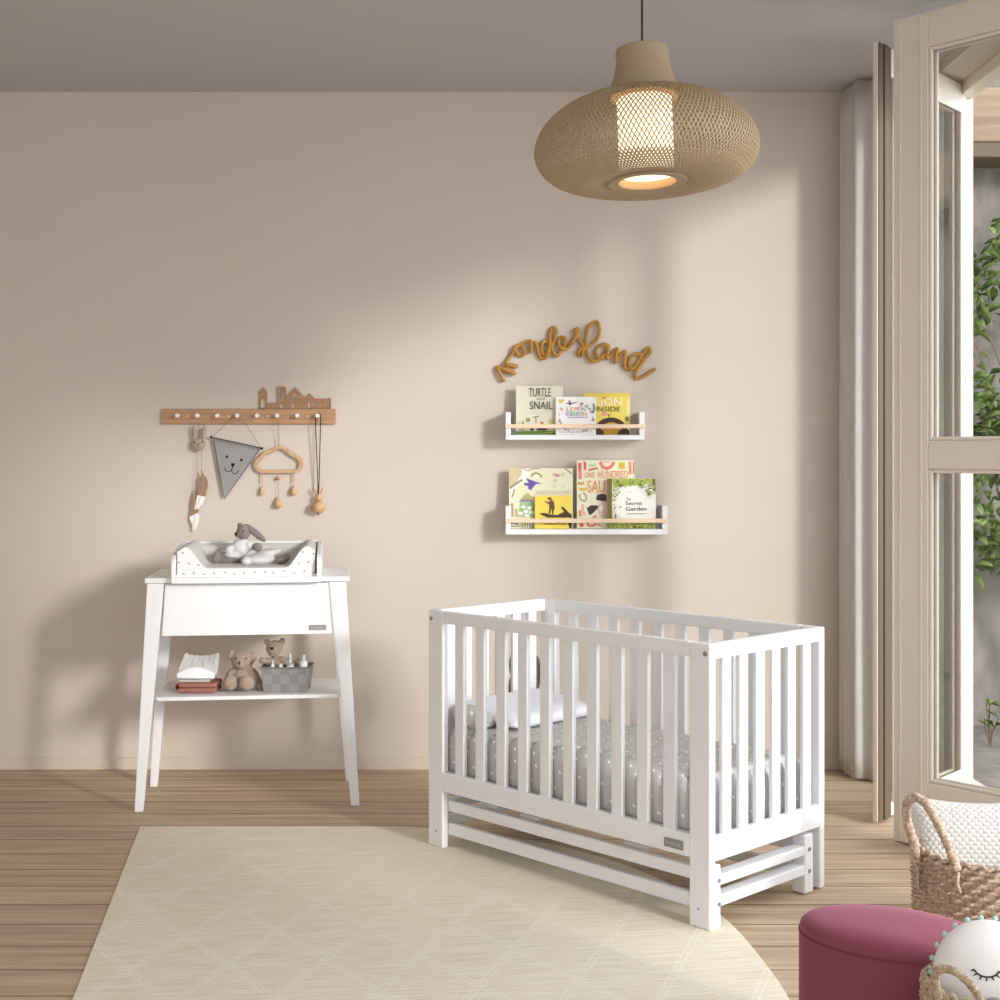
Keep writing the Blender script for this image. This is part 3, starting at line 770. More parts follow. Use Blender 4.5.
m.grid(lambda u, v: Vector((P(181.5 + u * 36, 0, d).x + (.5 - u) * .02 * v, d + .034 + .02 * math.sin(v * PI), zb + .065 + (1 - v) * (.084 + .012 * (abs(u - .5) * 2) ** 3))), 40, 6)
m.grid(lambda u, v: Vector((P(181.5 + u * 36, 0, d).x, d - .066 + v * .1, zb + .065)), 8, 4)
m.build('blouse_fabric', M_dot2 if 'M_dot2' in globals() else star_mat('blouse_cotton', (214, 213, 211), (190, 188, 188), 75, .12), bl, smooth=180)
m = MB(); path = smoothpath([P(184, 660.5, d + .02), P(190, 667, d - .005), P(199, 668.5, d - .02), P(208, 667, d - .005), P(214.5, 660, d + .02)], 8)
m.tube(path, .012, 8, mod=lambda i, a: 1 + .3 * math.sin(i * 2.1)); m.build('ruffle_collar', M_pillow, bl, smooth=180)
for ex, er_ in ((185.5, -25), (213, 25)): m = MB(); E(m, ex, 661, d + .01, 2.2, 3, .01, er_); m.build('collar_point', M_pillow, bl, smooth=180)
m = MB().grid(lambda u, v: Vector((P(180.5 + u * 37.5, 0, d).x, d - .072 - .012 * math.sin(PI * u) * (1 - v), zb + .067 + v * (.02 + .028 * math.sin(PI * u)))), 30, 6)
m.build('front_flap', M_pillow, bl, smooth=180, solid=.003)
# woven basket with toiletries and a second bear
d = 6.0; bt = sy_(ZS, d)
bk = thing('storage_basket', 'grey woven strap basket of toiletries on the table shelf', 'basket', P(287, bt, d))
WM = NT('grey_straps'); v = WM.coords((1, 1, 1), loc=(.02, 0, .0))
ck = WM.node('ShaderNodeTexChecker', Scale=27.0); WM.link(v, ck.inputs['Vector']); n_ = WM.noise(v, 120)
WM.base(WM.mix(ck.outputs['Fac'], WM.mix(n_, rgb((122, 120, 118)), rgb((138, 136, 134))), WM.mix(n_, rgb((134, 132, 130)), rgb((150, 148, 146))))); WM.b.inputs['Roughness'].default_value = .85; WM.bump(ck.outputs['Fac'], .6, .004)
xL0, xL1, xH0, xH1 = P(265.5, 0, d).x, P(308, 0, d).x, P(262.5, 0, d).x, P(311, 0, d).x
zt_ = P(0, 666, d).z; dy0, dy1 = d - .055, d + .085
def bwall(o_, zz0):
    return [(xL0 + o_, dy0 + o_ + .004), (xL1 - o_, dy0 + o_ + .004), (xL1 - o_, dy1 - o_ - .004), (xL0 + o_, dy1 - o_ - .004)], [(xH0 + o_, dy0 + o_), (xH1 - o_, dy0 + o_), (xH1 - o_, dy1 - o_), (xH0 + o_, dy1 - o_)]
m = MB(); lo, hi = bwall(0, 0); lo2, hi2 = bwall(.005, 0)
vs = [(x, y, ZS) for x, y in lo] + [(x, y, zt_) for x, y in hi] + [(x, y, zt_) for x, y in hi2] + [(x, y, ZS + .005) for x, y in lo2]
fs = [(3, 2, 1, 0), (12, 13, 14, 15)]
for a in (0, 4, 8): fs += [(a + i, a + (i + 1) % 4, a + 4 + (i + 1) % 4, a + 4 + i) for i in range(4)]
m.add(vs, fs); m.build('basket_body', WM.m, bk, bevel=.001)
m = MB().tube([(x, y, zt_) for x, y in hi], .004, 8, closed=True); m.build('rim', mat('grey_strap_edge', (118, 116, 114), .85), bk)
db = d + .03
ted2 = thing('teddy_bear', 'brown teddy bear with a big black nose propped inside the grey basket', 'toy', P(276, 676, db))
m = MB(); E(m, 274.5, 648, db, 8.6, 7.6, .036, -4); E(m, 273.5, 650.5, db - .02, 6.2, 6, .026); E(m, 266.8, 641.8, db, 2.9, 2.8, .012); E(m, 282.2, 641.3, db, 3.3, 3.3, .012)
E(m, 276, 668, db + .005, 8.5, 13, .036); E(m, 263, 660.3, db - .075, 4.6, 3.2, .02); E(m, 268, 661, db - .04, 6, 3.2, .03); E(m, 284, 661.5, db, 7, 4.6, .025, 30)
E(m, 296, 663, db + .02, 6, 3, .022, -35); E(m, 299, 660, db + .02, 2.2, 2.8, .02)
m.build('body', M_fur2, ted2, remesh=.0042, fur=.005)
m = MB(); E(m, 272.2, 648.3, db - .046, 1.7, 1.5, .006); m.build('nose', M_ink, ted2, smooth=180)
def bottle(px, py0, w, h, cap, label, cat='bottle', dd=0, name='toiletry_bottle'):
    q = P(px, py0, d - .03 + dd); r = w * d / F / 2; z0 = max(ZS + .006, q.z - .10)
    t_ = thing(name, label, cat, (q.x, q.y, z0), 0, 'toiletries in the grey basket')
    MB().lathe([(r * .9, z0), (r, z0 + .004), (r, q.z - .01), (r * .8, q.z - .003), (r * .5, q.z)], 14, Matrix.Translation((q.x, q.y, 0))).build('bottle_body', mat('white_plastic', (226, 228, 228), .35), t_, smooth=40)
    MB().lathe([(r * cap, q.z), (r * cap, q.z + h), (r * cap * .8, q.z + h + .002)], 12, Matrix.Translation((q.x, q.y, 0))).build('cap', mat('grey_plastic', (196, 200, 204), .4), t_, smooth=40)
bottle(272.6, 664, 4, .014, .55, 'slim white tube in the grey basket in front of the bear')
bottle(280.5, 665.5, 6, .006, .7, 'squat white jar with its lid just above the basket rim', dd=.012)
bottle(290.3, 665, 8.5, .004, .9, 'wide white tub flat at the basket rim', 'tub', dd=.02, name='toiletry_tub')
bottle(290, 659.5, 4, .022, .8, 'slim bottle with a pale grey cap rising behind the white tub', dd=.06)
bottle(303.5, 660, 8, .022, .5, 'tall white bottle at the basket corner away from the bear')

# ------------------------------------------------------------------ peg rail and the things hanging on it
def Wp(px, py, off=0.0): return P(px, py, DW - off)
pr = thing('peg_rail', 'oak wall rail with a row of white pegs above the changing table', 'peg rail', Wp(248, 424, .0))
def wbox(mb, px0, px1, py0, py1, o0, o1):
    a = Wp(px0, py1, o1); b_ = Wp(px1, py0, o1)
    return mb.box(a.x, b_.x, DW - o1, DW - o0, a.z, b_.z)
wbox(MB(), 161.5, 335.3, 409, 424, 0, .018).build('rail_board', M_oak, pr, bevel=.002)
for px in (178.5, 198.5, 218.3, 238.3, 258, 278, 298, 318):
    q = Wp(px, 415.8, .018)
    MB().lathe([(.007, 0), (.006, .018), (.0105, .022), (.0115, .03), (.009, .035), (.004, .036)], 14, Matrix.Translation(q) @ rotm('X', 90)).build('peg', mat('white_peg', (236, 233, 228), .4), pr, smooth=40)
for px in (188.5, 228.5, 268.2, 308):
    q = Wp(px, 416.2, .018)
    MB().lathe([(.006, 0), (.006, .0015), (.004, .002)], 12, Matrix.Translation(q) @ rotm('X', 90)).build('screw_cap', mat('pale_screw', (196, 188, 178), .4), pr, smooth=40)
# toy town cut-out
def c6(pts): return [(250 + x / 11.11, 375 + y / 11.11) for x, y in pts]
def rect(x0, y0, x1, y1): return [(x0, y0), (x1, y0), (x1, y1), (x0, y1)]
loops = [c6([(97, 374), (97, 180), (145, 136), (190, 180), (190, 308), (300, 308), (300, 131), (398, 131), (398, 238), (503, 136), (606, 248), (612, 248), (660, 200), (722, 262), (868, 262), (868, 254), (900, 254), (900, 374)])]
holes = [[(120, 366), (120, 290), (130, 270), (145, 262), (160, 270), (170, 290), (170, 366)], [(145 + 15 * math.cos(k * PI / 5), 208 + 15 * math.sin(k * PI / 5)) for k in range(10)],
         rect(333, 322, 368, 366), rect(466, 312, 496, 366), rect(646, 300, 676, 366), [(470, 232), (474, 214), (486, 203), (496, 200), (508, 203), (518, 214), (522, 232)],
         [(646, 246), (660, 228), (676, 246)]]
for i in range(2):
    for j in range(4): holes.append(rect(316 + i * 42, 146 + j * 40, 344 + i * 42, 172 + j * 40))
for k in range(5): holes.append(rect(432 + k * 30, 268, 450 + k * 30, 290))
for k in range(3): holes.append(rect(705 + k * 40, 306, 730 + k * 40, 330))
for k in range(3): holes.append(rect(872, 276 + k * 30, 888, 298 + k * 30))
vs, fs = curve2d(loops + [c6(h) for h in holes])
town = MB(); plate(town, vs, fs, lambda x, y, o_: Wp(x, y, o_), .0015, .007)
o = town.build('toy_town', M_cut, org=Wp(295, 408.6, .01)); tag(o, 'cut-out wooden row of little houses standing on the peg rail', 'decoration')
# pennant
def c7(pts, o_=.02): return [Wp(180 + x / 8.70, 420 + y / 8.70, o_) for x, y in pts]
pen = thing('pennant', 'grey triangular felt pennant with an animal face hanging on the peg rail', 'pennant', Wp(235, 440, .02))
A_, B_, C_ = (290, 160), (696, 250), (386, 688)
q = c7([A_, B_, C_], .020); q2 = c7([A_, B_, C_], .024)
MB().add(q + q2, [(2, 1, 0), (3, 4, 5), (0, 1, 4, 3), (1, 2, 5, 4), (2, 0, 3, 5)]).build('felt', M_felt, pen)
MB().tube(c7([A_, C_, B_], .024), .0022, 6).tube(c7([(300, 172), (690, 262)], .0245), .001, 5).build('edging', mat('dark_grey_binding', (70, 72, 74), .9), pen)
MB().tube(c7([(272, 150), (708, 246)], .024), .0036, 8).build('dowel', mat('dark_dowel', (92, 88, 84), .6), pen, smooth=40)
for e in ((270, 148), (712, 247)): MB().ell(c7([e], .024)[0], .0065).build('end_bead', M_ink, pen, smooth=180)
pk = Wp(238.3, 415.2, .045)
MB().tube([c7([(278, 150)], .024)[0], pk + Vector((-.004, 0, .009)), pk + Vector((0.004, 0, .009)), c7([(704, 245)], .024)[0]], .0011, 5).build('string', M_thread, pen)
for e in ((408, 320), (534, 348)): MB().ell(c7([e], .0245)[0], (.0066, .0015, .0066)).build('eye', M_ink, pen, smooth=180)
m = MB()
m.ell(c7([(460, 386)], .0245)[0], (.0105, .0015, .006)).ell(c7([(459, 396)], .0245)[0], (.006, .0015, .006))
m.tube(smoothpath(c7([(392, 412), (394, 432), (410, 446), (434, 446), (452, 425), (460, 392)], .0245), 5), .0018, 5).tube(smoothpath(c7([(452, 425), (452, 448), (466, 466), (490, 464), (504, 450), (508, 434)], .0245), 5), .0018, 5)
m.build('nose_and_mouth', M_ink, pen, smooth=180)
# bunny-and-feather hanger
bh = thing('feather_hanger', 'beige bunny head with two dangling feathers hanging on the peg rail', 'wall hanging', Wp(198, 420, .02))
def e7(mb, x, y, rx, ry, rd, rot=0, o_=.025):
    return mb.ell(c7([(x, y)], o_)[0], (rx / 8.7 * DW / F, rd, ry / 8.7 * DW / F), Matrix.Rotation(math.radians(rot), 4, 'Y'))
M_bun = mat('bunny_felt', (168, 152, 132), .95, .08, 90, .3, 400)
m = MB(); e7(m, 157, 214, 62, 56, .016); m.build('head', M_bun, bh, smooth=180)
for x, r_ in ((124, -6), (206, 5)): m = MB(); e7(m, x, 110, 18, 62, .008, r_); m.build('ear', M_bun, bh, smooth=180)
for x, y in ((128, 197), (198, 188)): m = MB(); e7(m, x, y, 7, 7, .003, 0, .04); m.build('eye', M_ink, bh, smooth=180)
m = MB()
m.tube(c7([(144, 204), (158, 212), (172, 204)], .041), .0014, 5).tube(c7([(158, 212), (158, 236)], .0412), .0012, 5)
m.build('mouth', M_ink, bh)
pk = Wp(198.5, 415.2, .045)
MB().tube([c7([(166, 170)], .025)[0], c7([(164, 60)], .03)[0], pk + Vector((0, 0, .009))], .001, 5).tube(c7([(140, 262), (142, 430), (134, 600)], .02), .001, 5).tube(c7([(187, 258), (186, 430)], .02), .001, 5).build('string', M_thread, bh)
M_fb = mat('feather_brown', (156, 126, 98), .95, .25, 60, .4, 200, (1, 1, 4)); M_fw = mat('feather_white', (232, 230, 228), .9, .05, 50)
def feather(brown, white, quill, o_):
    m = MB(); m.cur = 0
    for k, poly in enumerate((brown, white)):
        m.cur = k
        m.prism([(180 + x / 8.7, 420 + y / 8.7) for x, y in poly], lambda x, y, r_: Wp(x, y, r_), o_, o_ + .003)
    m.cur = 2; m.tube(c7(quill, o_ + .004), .0011, 5)
    m.build('feather', [M_fb, M_fw, mat('quill', (190, 170, 146), .7)], bh)
feather([(180, 425), (196, 445), (204, 470), (226, 496), (243, 540), (240, 590), (228, 620), (222, 668), (150, 652), (160, 610), (172, 540), (166, 510), (186, 480)],
        [(150, 652), (222, 668), (208, 700), (200, 730), (172, 752), (166, 772), (122, 780), (136, 730)], [(182, 425), (204, 480), (206, 560), (180, 660), (140, 772)], .026)
feather([(128, 590), (140, 620), (146, 650), (136, 700), (124, 760), (164, 772), (160, 805), (84, 838), (98, 800), (96, 720), (110, 660), (124, 625)],
        [(84, 842), (162, 806), (170, 850), (160, 900), (142, 940), (122, 972), (104, 950), (106, 900), (88, 880)], [(130, 592), (126, 700), (130, 800), (118, 965)], .018)
# cloud mobile
def c8(pts, o_=.02): return [Wp(250 + x / 10.53, 430 + y / 10.53, o_) for x, y in pts]
cm = thing('cloud_mobile', 'wooden cloud outline with dangling drops hanging on the peg rail', 'mobile', Wp(279, 450, .02))
cl = [(120, 435), (85, 415), (62, 375), (70, 330), (105, 300), (135, 262), (175, 232), (230, 222), (275, 190), (330, 185), (385, 205), (425, 250), (470, 272), (515, 300), (540, 350), (528, 400), (490, 432), (400, 436), (300, 436), (200, 436)]
pts = smoothpath(c8(cl, .017), 5, True); vs = []
cx_ = sum((p for p in pts), Vector()) / len(pts)
m = MB()
n = len(pts)
for i in range(n):
    a, b_ = pts[i - 1], pts[(i + 1) % n]; t_ = (b_ - a).normalized(); nn_ = Vector((-t_.z, 0, t_.x)); p = pts[i]
    vs += [p + nn_ * .0085 + Vector((0, -.006, 0)), p - nn_ * .0085 + Vector((0, -.006, 0)), p - nn_ * .0085 + Vector((0, .006, 0)), p + nn_ * .0085 + Vector((0, .006, 0))]
m.add(vs, [(i * 4 + k, i * 4 + (k + 1) % 4, ((i + 1) % n) * 4 + (k + 1) % 4, ((i + 1) % n) * 4 + k) for i in range(n) for k in range(4)])
m.build('cloud_outline', M_bead, cm, bevel=.0015)
pk = Wp(278, 415.2, .045)
MB().tube([c8([(300, 188)], .017)[0], pk + Vector((-.005, 0, .0095)), pk + Vector((.005, 0, .0095)), c8([(304, 188)], .017)[0]], .0009, 5).build('string', M_thread, cm)
for q in ([(296, 436), (296, 490), (300, 540), (300, 700)], [(124, 436), (124, 580)], [(458, 436), (458, 580)]): MB().tube(c8(q, .017), .0009, 5).build('thread', M_thread, cm)
for x in (124, 458): MB().tube(c8([(x, 455), (x, 550)], .017), .0032, 8).build('stick', M_bead, cm, smooth=40)
m = MB(); m.ell(c8([(295, 508)], .017)[0], .0095); m.build('bead', mat('brass_bead', (176, 136, 84), .4), cm, smooth=180)
for x, y, w_, h_ in ((124, 638, 24, 52), (458, 635, 36, 54), (296, 766, 44, 60)):
    k = DW / F / 10.53; q = c8([(x, y)], .017)[0]
    MB().lathe([(.0015, h_ * k * 1.15), (w_ * k * .35, h_ * k * .75), (w_ * k * .75, h_ * k * .2), (w_ * k, -h_ * k * .35), (w_ * k * .8, -h_ * k * .75), (w_ * k * .3, -h_ * k)], 14, Matrix.Translation(q)).build('drop', M_bead, cm, smooth=60)
# wooden rabbit rattle on a black cord
wr = thing('bead_rabbit', 'round wooden bead rabbit hanging on a long black cord from the end peg', 'toy', Wp(318.5, 516, .03))
k = DW / F / 10.53
m = MB(); m.ell(c8([(722, 815)], .034)[0], (74 * k, 70 * k, 66 * k)); m.build('body', M_bead, wr, smooth=180)
m = MB(); m.ell(c8([(722, 714)], .034)[0], (35 * k, 35 * k, 38 * k)); m.build('head', M_bead, wr, smooth=180)
for x, r_ in ((684, -20), (757, 20)): m = MB(); m.ell(c8([(x, 638)], .034)[0], (11 * k, 9 * k, 36 * k), Matrix.Rotation(math.radians(r_), 4, 'Y')); m.build('ear', mat('pink_beech', (214, 150, 112), .6), wr, smooth=180)
pk = Wp(318, 415.2, .045)
MB().tube([c8([(718, 676)], .034)[0], c8([(712, 500)], .034)[0], pk + Vector((-.013, 0, -.01)), pk + Vector((-.009, 0, .007)), pk + Vector((0, 0, .012)), pk + Vector((.009, 0, .007)), pk + Vector((.013, 0, -.01)), c8([(728, 500)], .034)[0], c8([(722, 676)], .034)[0]], .0024, 6).tube(c8([(720, 876), (720, 900)], .034), .003, 6).build('cord', M_blackcord, wr, smooth=60)

# ------------------------------------------------------------------ picture ledges
def ledge(name, label, px0, px1, py_top, py_sh, py_bot, rail0, rail1):
    D0 = .125; t_ = thing(name, label, 'shelf', Wp((px0 + px1) / 2, py_bot, 0), 0, 'picture ledges on the wall')
    df = DW - D0
    a = P(px0, py_bot, df); b_ = P(px1, py_top, df); zsh = P(0, py_sh, df).z
    MB().box(a.x, b_.x, df, DW, a.z, zsh).build('bottom_board', M_white, t_, bevel=.002)
    wd = 5.2 * df / F
    for x0 in (a.x, b_.x - wd): MB().box(x0, x0 + wd, df, DW, zsh, b_.z).build('side_panel', M_white, t_, bevel=.002)
    MB().box(a.x + wd, b_.x - wd, DW - .012, DW, zsh, zsh + .045).build('back_board', M_white, t_)
    z0, z1 = P(0, rail1, df).z, P(0, rail0, df).z
    MB().box(a.x - .002, b_.x + .003, df - .009, df - .0002, z0, z1).build('front_bar', M_beech, t_, bevel=.002)
    return zsh
z1 = ledge('picture_ledge', 'shorter white ledge with three picture books under the cord lettering', 505.6, 644.5, 412, 435, 439.8, 424.2, 428.3)
z2 = ledge('picture_ledge', 'longer white ledge with four picture books above the crib', 505.6, 667.5, 506, 529.2, 534.6, 518.6, 522.8)

class Art:
    """things printed on a cover, written in the photograph's pixels and laid on the book's front face"""
    def __init__(s, bk): s.bk = bk; s.mb = MB(); s.mats = []; s.k = 0; s.tx = MB(); s.tm = []
    def _m(s, mb, ms, c):
        m_ = cmat(c)
        if m_ not in ms: ms.append(m_)
        mb.cur = ms.index(m_)
    def poly(s, pts, c, lay=1):
        s._m(s.mb, s.mats, c); s.k += 1
        off = -.0004 - .00006 * s.k
        cl_ = [s.bk.clamp(x, y) for x, y in pts]
        vs, fs = curve2d([cl_])
        s.mb.add([s.bk.pt(x, y, off) for x, y in vs], fs); return s
    def circ(s, x, y, rx, ry, c, n=12, a0=0, a1=2 * PI):
        return s.poly([(x + rx * math.cos(a0 + (a1 - a0) * i / n), y + ry * math.sin(a0 + (a1 - a0) * i / n)) for i in range(n + (0 if a1 - a0 > 6.28 else 1))], c)
    def line(s, pts, w_, c):
        s._m(s.mb, s.mats, c); s.k += 1; off = -.0004 - .00006 * s.k
        for (xa, ya), (xb, yb) in zip(pts, pts[1:]):
            L = math.hypot(xb - xa, yb - ya) or 1; nx, ny = -(yb - ya) / L * w_ / 2, (xb - xa) / L * w_ / 2
            q = [s.bk.clamp(*p) for p in ((xa + nx, ya + ny), (xb + nx, yb + ny), (xb - nx, yb - ny), (xa - nx, ya - ny))]
            s.mb.add([s.bk.pt(x, y, off) for x, y in q], [(0, 1, 2, 3)])
        return s
    def text(s, t_, x0, y0, x1, y1, c, rot=0):
        s._m(s.tx, s.tm, c); vs, fs = curve2d(text=t_)
        ax, bx = min(v[0] for v in vs), max(v[0] for v in vs); ay, by = min(v[1] for v in vs), max(v[1] for v in vs)
        P_ = []
        for x, y in vs:
            px, py = x0 + (x - ax) / (bx - ax) * (x1 - x0), y1 - (y - ay) / (by - ay) * (y1 - y0)
            P_.append((px, py + rot * (px - x0)))
        s.tx.add([s.bk.pt(x, y, -.0042) for x, y in P_], fs); return s
    def done(s):
        if s.mb.v: s.mb.build('cover_art', s.mats, s.bk.t)
        if s.tx.v: s.tx.build('cover_lettering', s.tm, s.bk.t)
class Book:
    def __init__(s, label, l, t_, r, b_, zsh, dfront, thick, lean, cover, spine):
        s.l, s.tp, s.r, s.b = l, t_, r, b_; s.d = dfront
        s.sc = dfront / F; s.w = (r - l) * s.sc; s.h = (b_ - t_) * s.sc / math.cos(math.radians(lean))
        cx = ((l + r) / 2 - CX) * s.sc
        s.M = Matrix.Translation((cx, dfront, zsh + .0015)) @ Matrix.Rotation(math.radians(-lean), 4, 'X')
        s.t = thing('picture_book', label, 'book', (cx, dfront, zsh + .0015), 0, 'picture books on the ledges')
        w2 = s.w / 2
        def bx(mb, x0, x1, y0, y1, z0, z1): return mb.box(x0, x1, y0, y1, z0, z1, s.M)
        m = MB(); bx(m, -w2, w2, 0, .0022, 0, s.h); bx(m, -w2, w2, thick - .0022, thick, 0, s.h); bx(m, -w2, -w2 + .002, .0022, thick - .0022, 0, s.h)
        m.build('cover', mat('cover_%d_%d_%d' % cover, cover, .45, .02, 30), s.t)
        m = MB(); bx(m, -w2 + .003, w2 - .003, .0026, thick - .0026, .003, s.h - .003); m.build('pages', mat('paper', (236, 230, 216), .9), s.t)
    def pt(s, px, py, off): return s.M @ Vector((-s.w / 2 + (px - s.l) / (s.r - s.l) * s.w, off, (s.b - py) / (s.b - s.tp) * s.h))
    def clamp(s, x, y): return (min(s.r - .15, max(s.l + .15, x)), min(s.b - .15, max(s.tp + .15, y)))
def o4(x, y): return 500 + x / 12.5, 380 + y / 12.5
B1 = Book('sage picture book with tall dark capitals on the shorter ledge', 516, 386, 563, 435, z1, DW - .075, .012, 4, (214, 212, 190), 0)
A = Art(B1); A.poly([(516, 431.5), (563, 430.5), (563, 435), (516, 435)], (96, 130, 48)).poly([(540, 433), (563, 430), (563, 433)], (150, 160, 70))
for x, y, rx, ry, c in ((520, 424, 2, 2.4, (190, 196, 140)), (528, 420, 2.6, 2.2, (140, 150, 80)), (551, 421.5, 3, 2.4, (190, 180, 110)), (558, 422, 2, 2, (160, 160, 100)), (542, 423, 1.8, 1.2, (214, 110, 50)), (532, 429.5, 2.2, 1.3, (130, 50, 40)), (542, 429.3, 6, 1.4, (60, 56, 44))): A.circ(x, y, rx, ry, c)
A.line([(523, 421), (523, 431)], .9, (60, 56, 48)).line([(536, 417), (536, 423)], 1, (150, 140, 110)).line([(533, 417.5), (539, 416.5)], 1, (120, 120, 80)).line([(520, 426), (520, 431)], .7, (80, 76, 60))
A.text('TURTLE', 529, 388.2, 551, 396.8, (70, 68, 62)).text('and', 536.5, 397.6, 545, 400, (120, 116, 104)).text('SNAIL', 530, 401.6, 552.5, 409.5, (70, 68, 62)); A.line([(532, 412.3), (550, 411.8)], .5, (200, 186, 120)); A.done()
B3 = Book('yellow picture book with a dark mane shape on the shorter ledge', 584, 393, 630.5, 435, z1, DW - .066, .011, 4, (232, 210, 96), 0)
A = Art(B3); A.poly([(584, 393), (630, 393), (630, 396), (584, 397)], (222, 196, 84)).poly([(627, 400), (630, 396), (630, 435), (625, 435)], (232, 222, 150))
A.circ(611, 433, 17, 15.5, (62, 44, 36), 18, PI, 2 * PI).poly([(592, 430), (629, 430), (630, 435), (590, 435)], (70, 50, 40)).circ(611.5, 430, 10.5, 7.5, (206, 160, 76), 16, PI, 2 * PI).poly([(603, 429), (620, 429), (617, 435), (604, 435)], (196, 148, 66))
A.circ(627, 419, 2, 2.4, (160, 130, 70)).circ(604.5, 413.8, 2.5, 2, (226, 140, 150)).line([(608, 414), (609, 417)], .8, (70, 50, 60)).line([(608.5, 416), (611, 414.3)], .6, (70, 50, 60))
A.text('THE', 602, 397, 606.4, 399, (60, 50, 40)).text('LION', 595.5, 398.3, 621.5, 405.4, (246, 244, 226)).text('INSIDE', 595.5, 406.8, 620.5, 411.6, (58, 50, 38)); A.done()
B2 = Book('small white picture book with multicoloured lettering on the shorter ledge', 555.8, 396.8, 596, 435, z1, DW - .098, .010, 5, (236, 234, 232), 0)
A = Art(B2); A.poly([(558.5, 399.5), (564, 399.5), (563, 403), (559.5, 403.5)], (222, 190, 70)).line([(566, 403.2), (571, 404), (576, 402.5)], 1, (96, 60, 140)).circ(570, 403.5, 1.4, 2, (110, 70, 150)).circ(569.6, 401.2, 1.2, 1, (226, 130, 60))
R0 = random.Random(3); cols = [(206, 90, 110), (110, 160, 90), (226, 150, 90), (140, 120, 180), (110, 170, 190), (222, 190, 90), (80, 100, 80)]
for k in range(60):
    a = R0.uniform(0, 2 * PI); x = 576 + 17 * math.cos(a) + R0.uniform(-1.5, 1.5); y = 418 + 14.5 * math.sin(a) + R0.uniform(-1.5, 1.5)
    if y < 407 and x < 574: continue
    c = cols[k % 7]; b0 = R0.uniform(0, PI); A.line([(x - math.cos(b0), y - math.sin(b0)), (x + math.cos(b0), y + math.sin(b0))], R0.uniform(.5, 1.1), c)
A.line([(593.5, 404), (594.5, 409), (593, 413)], 1.4, (70, 90, 80)).line([(559, 432.4), (592, 432.2)], .6, (180, 178, 190)).line([(568, 418), (588, 417.6)], .7, (150, 150, 170))
for t_, x0, x1, y0, y1, pal in (('LEMON', 566.5, 586, 407.2, 411.4, ((96, 180, 120), (230, 190, 70), (226, 120, 80), (224, 100, 90), (96, 180, 140))), ('RIBBON', 566, 587, 412.2, 416.4, ((220, 120, 190), (120, 180, 200), (120, 190, 110), (150, 160, 200), (96, 170, 140), (226, 130, 90)))):
    n = len(t_); wv = [(.5 if ch == 'I' else 1) for ch in t_]; tot = sum(wv); x = x0
    for ch, c, ww in zip(t_, pal, wv):
        step = (x1 - x0) * ww / tot; A.text(ch, x + .25, y0, x + step - .25, y1, c); x += step
A.done()
def o7(x, y): return 500 + x / 11.11, 460 + y / 11.11
B4 = Book('large cream picture book with a violet bird shape on the longer ledge', 509, 469, 573, 529, z2, DW - .078, .013, 4, (226, 222, 190), 0)
A = Art(B4)
def P7(pts, c): A.poly([o7(*p) for p in pts], c)
P7([(104, 104), (245, 104), (240, 180), (200, 230), (160, 280), (104, 300)], (206, 192, 152)); P7([(104, 320), (180, 262), (250, 160), (250, 104), (360, 110), (300, 190), (260, 250), (190, 310), (150, 360), (104, 460)], (238, 236, 232))
A.line([o7(*p) for p in ((110, 320), (180, 270), (250, 225))], 2.2, (158, 140, 118)).line([o7(*p) for p in ((160, 330), (150, 380), (130, 420))], 1.6, (176, 150, 100)).line([o7(*p) for p in ((255, 104), (310, 128), (370, 104), (440, 104))], .8, (130, 120, 110)).line([o7(*p) for p in ((725, 105), (800, 160))], .9, (120, 104, 92))
P7([(285, 208), (350, 232), (400, 250), (470, 270), (400, 276), (370, 310), (345, 345), (310, 325), (320, 300), (265, 285), (272, 262), (320, 262)], (104, 82, 170))
A.line([o7(*p) for p in ((345, 190), (370, 160), (405, 152), (440, 165), (468, 200))], 1.5, (126, 140, 84)); P7([(375, 210), (405, 170), (430, 212)], (236, 236, 236))
for x, y, c in ((610, 170, (204, 180, 160)), (640, 180, (204, 150, 150)), (700, 170, (206, 200, 176)), (615, 240, (186, 216, 150)), (600, 300, (214, 210, 190)), (700, 300, (214, 208, 190))): A.circ(*o7(x, y), 2.4, 1.8, c)
A.text('SUGAR PLUM FAIRY', *o7(400, 346), *o7(796, 386), (196, 190, 186))
P7([(240, 440), (265, 395), (305, 372), (345, 405), (350, 440)], (176, 178, 120)); P7([(205, 475), (230, 455), (350, 455), (372, 475)], (140, 130, 170)); P7([(230, 440), (340, 440), (345, 455), (228, 455)], (166, 140, 120))
P7([(225, 480), (385, 480), (385, 640), (200, 640)], (160, 190, 140)); 
for x, y in ((260, 530), (330, 540), (290, 580), (350, 590), (230, 600), (300, 625)): A.circ(*o7(x, y), 2.5, 1.7, (240, 236, 230))
for x, y in ((245, 560), (320, 500), (370, 560)): A.circ(*o7(x, y), 1.4, 1.4, (120, 170, 90))
A.line([o7(*p) for p in ((135, 490), (140, 560), (140, 640))], 2.2, (176, 150, 116)).line([o7(*p) for p in ((180, 550), (185, 640))], 2, (180, 152, 116)).line([o7(*p) for p in ((120, 715), (150, 700), (200, 720))], 1.6, (90, 74, 160)).line([o7(*p) for p in ((120, 745), (240, 745))], .8, (120, 120, 90))
for k in range(5): A.line([o7(250 + k * 28, 700), o7(250 + k * 28, 770)], .9, (150, 146, 140))
A.done()
B6 = Book('tall pale green picture book scattered with pink and orange shapes on the longer ledge', 577, 461, 635, 529, z2, DW - .072, .013, 4, (232, 234, 204), 0)
A = Art(B6)
def o8(x, y): return 570 + x / 10, 455 + y / 10
def L8(pts, w_, c): A.line([o8(*p) for p in pts], w_, c)
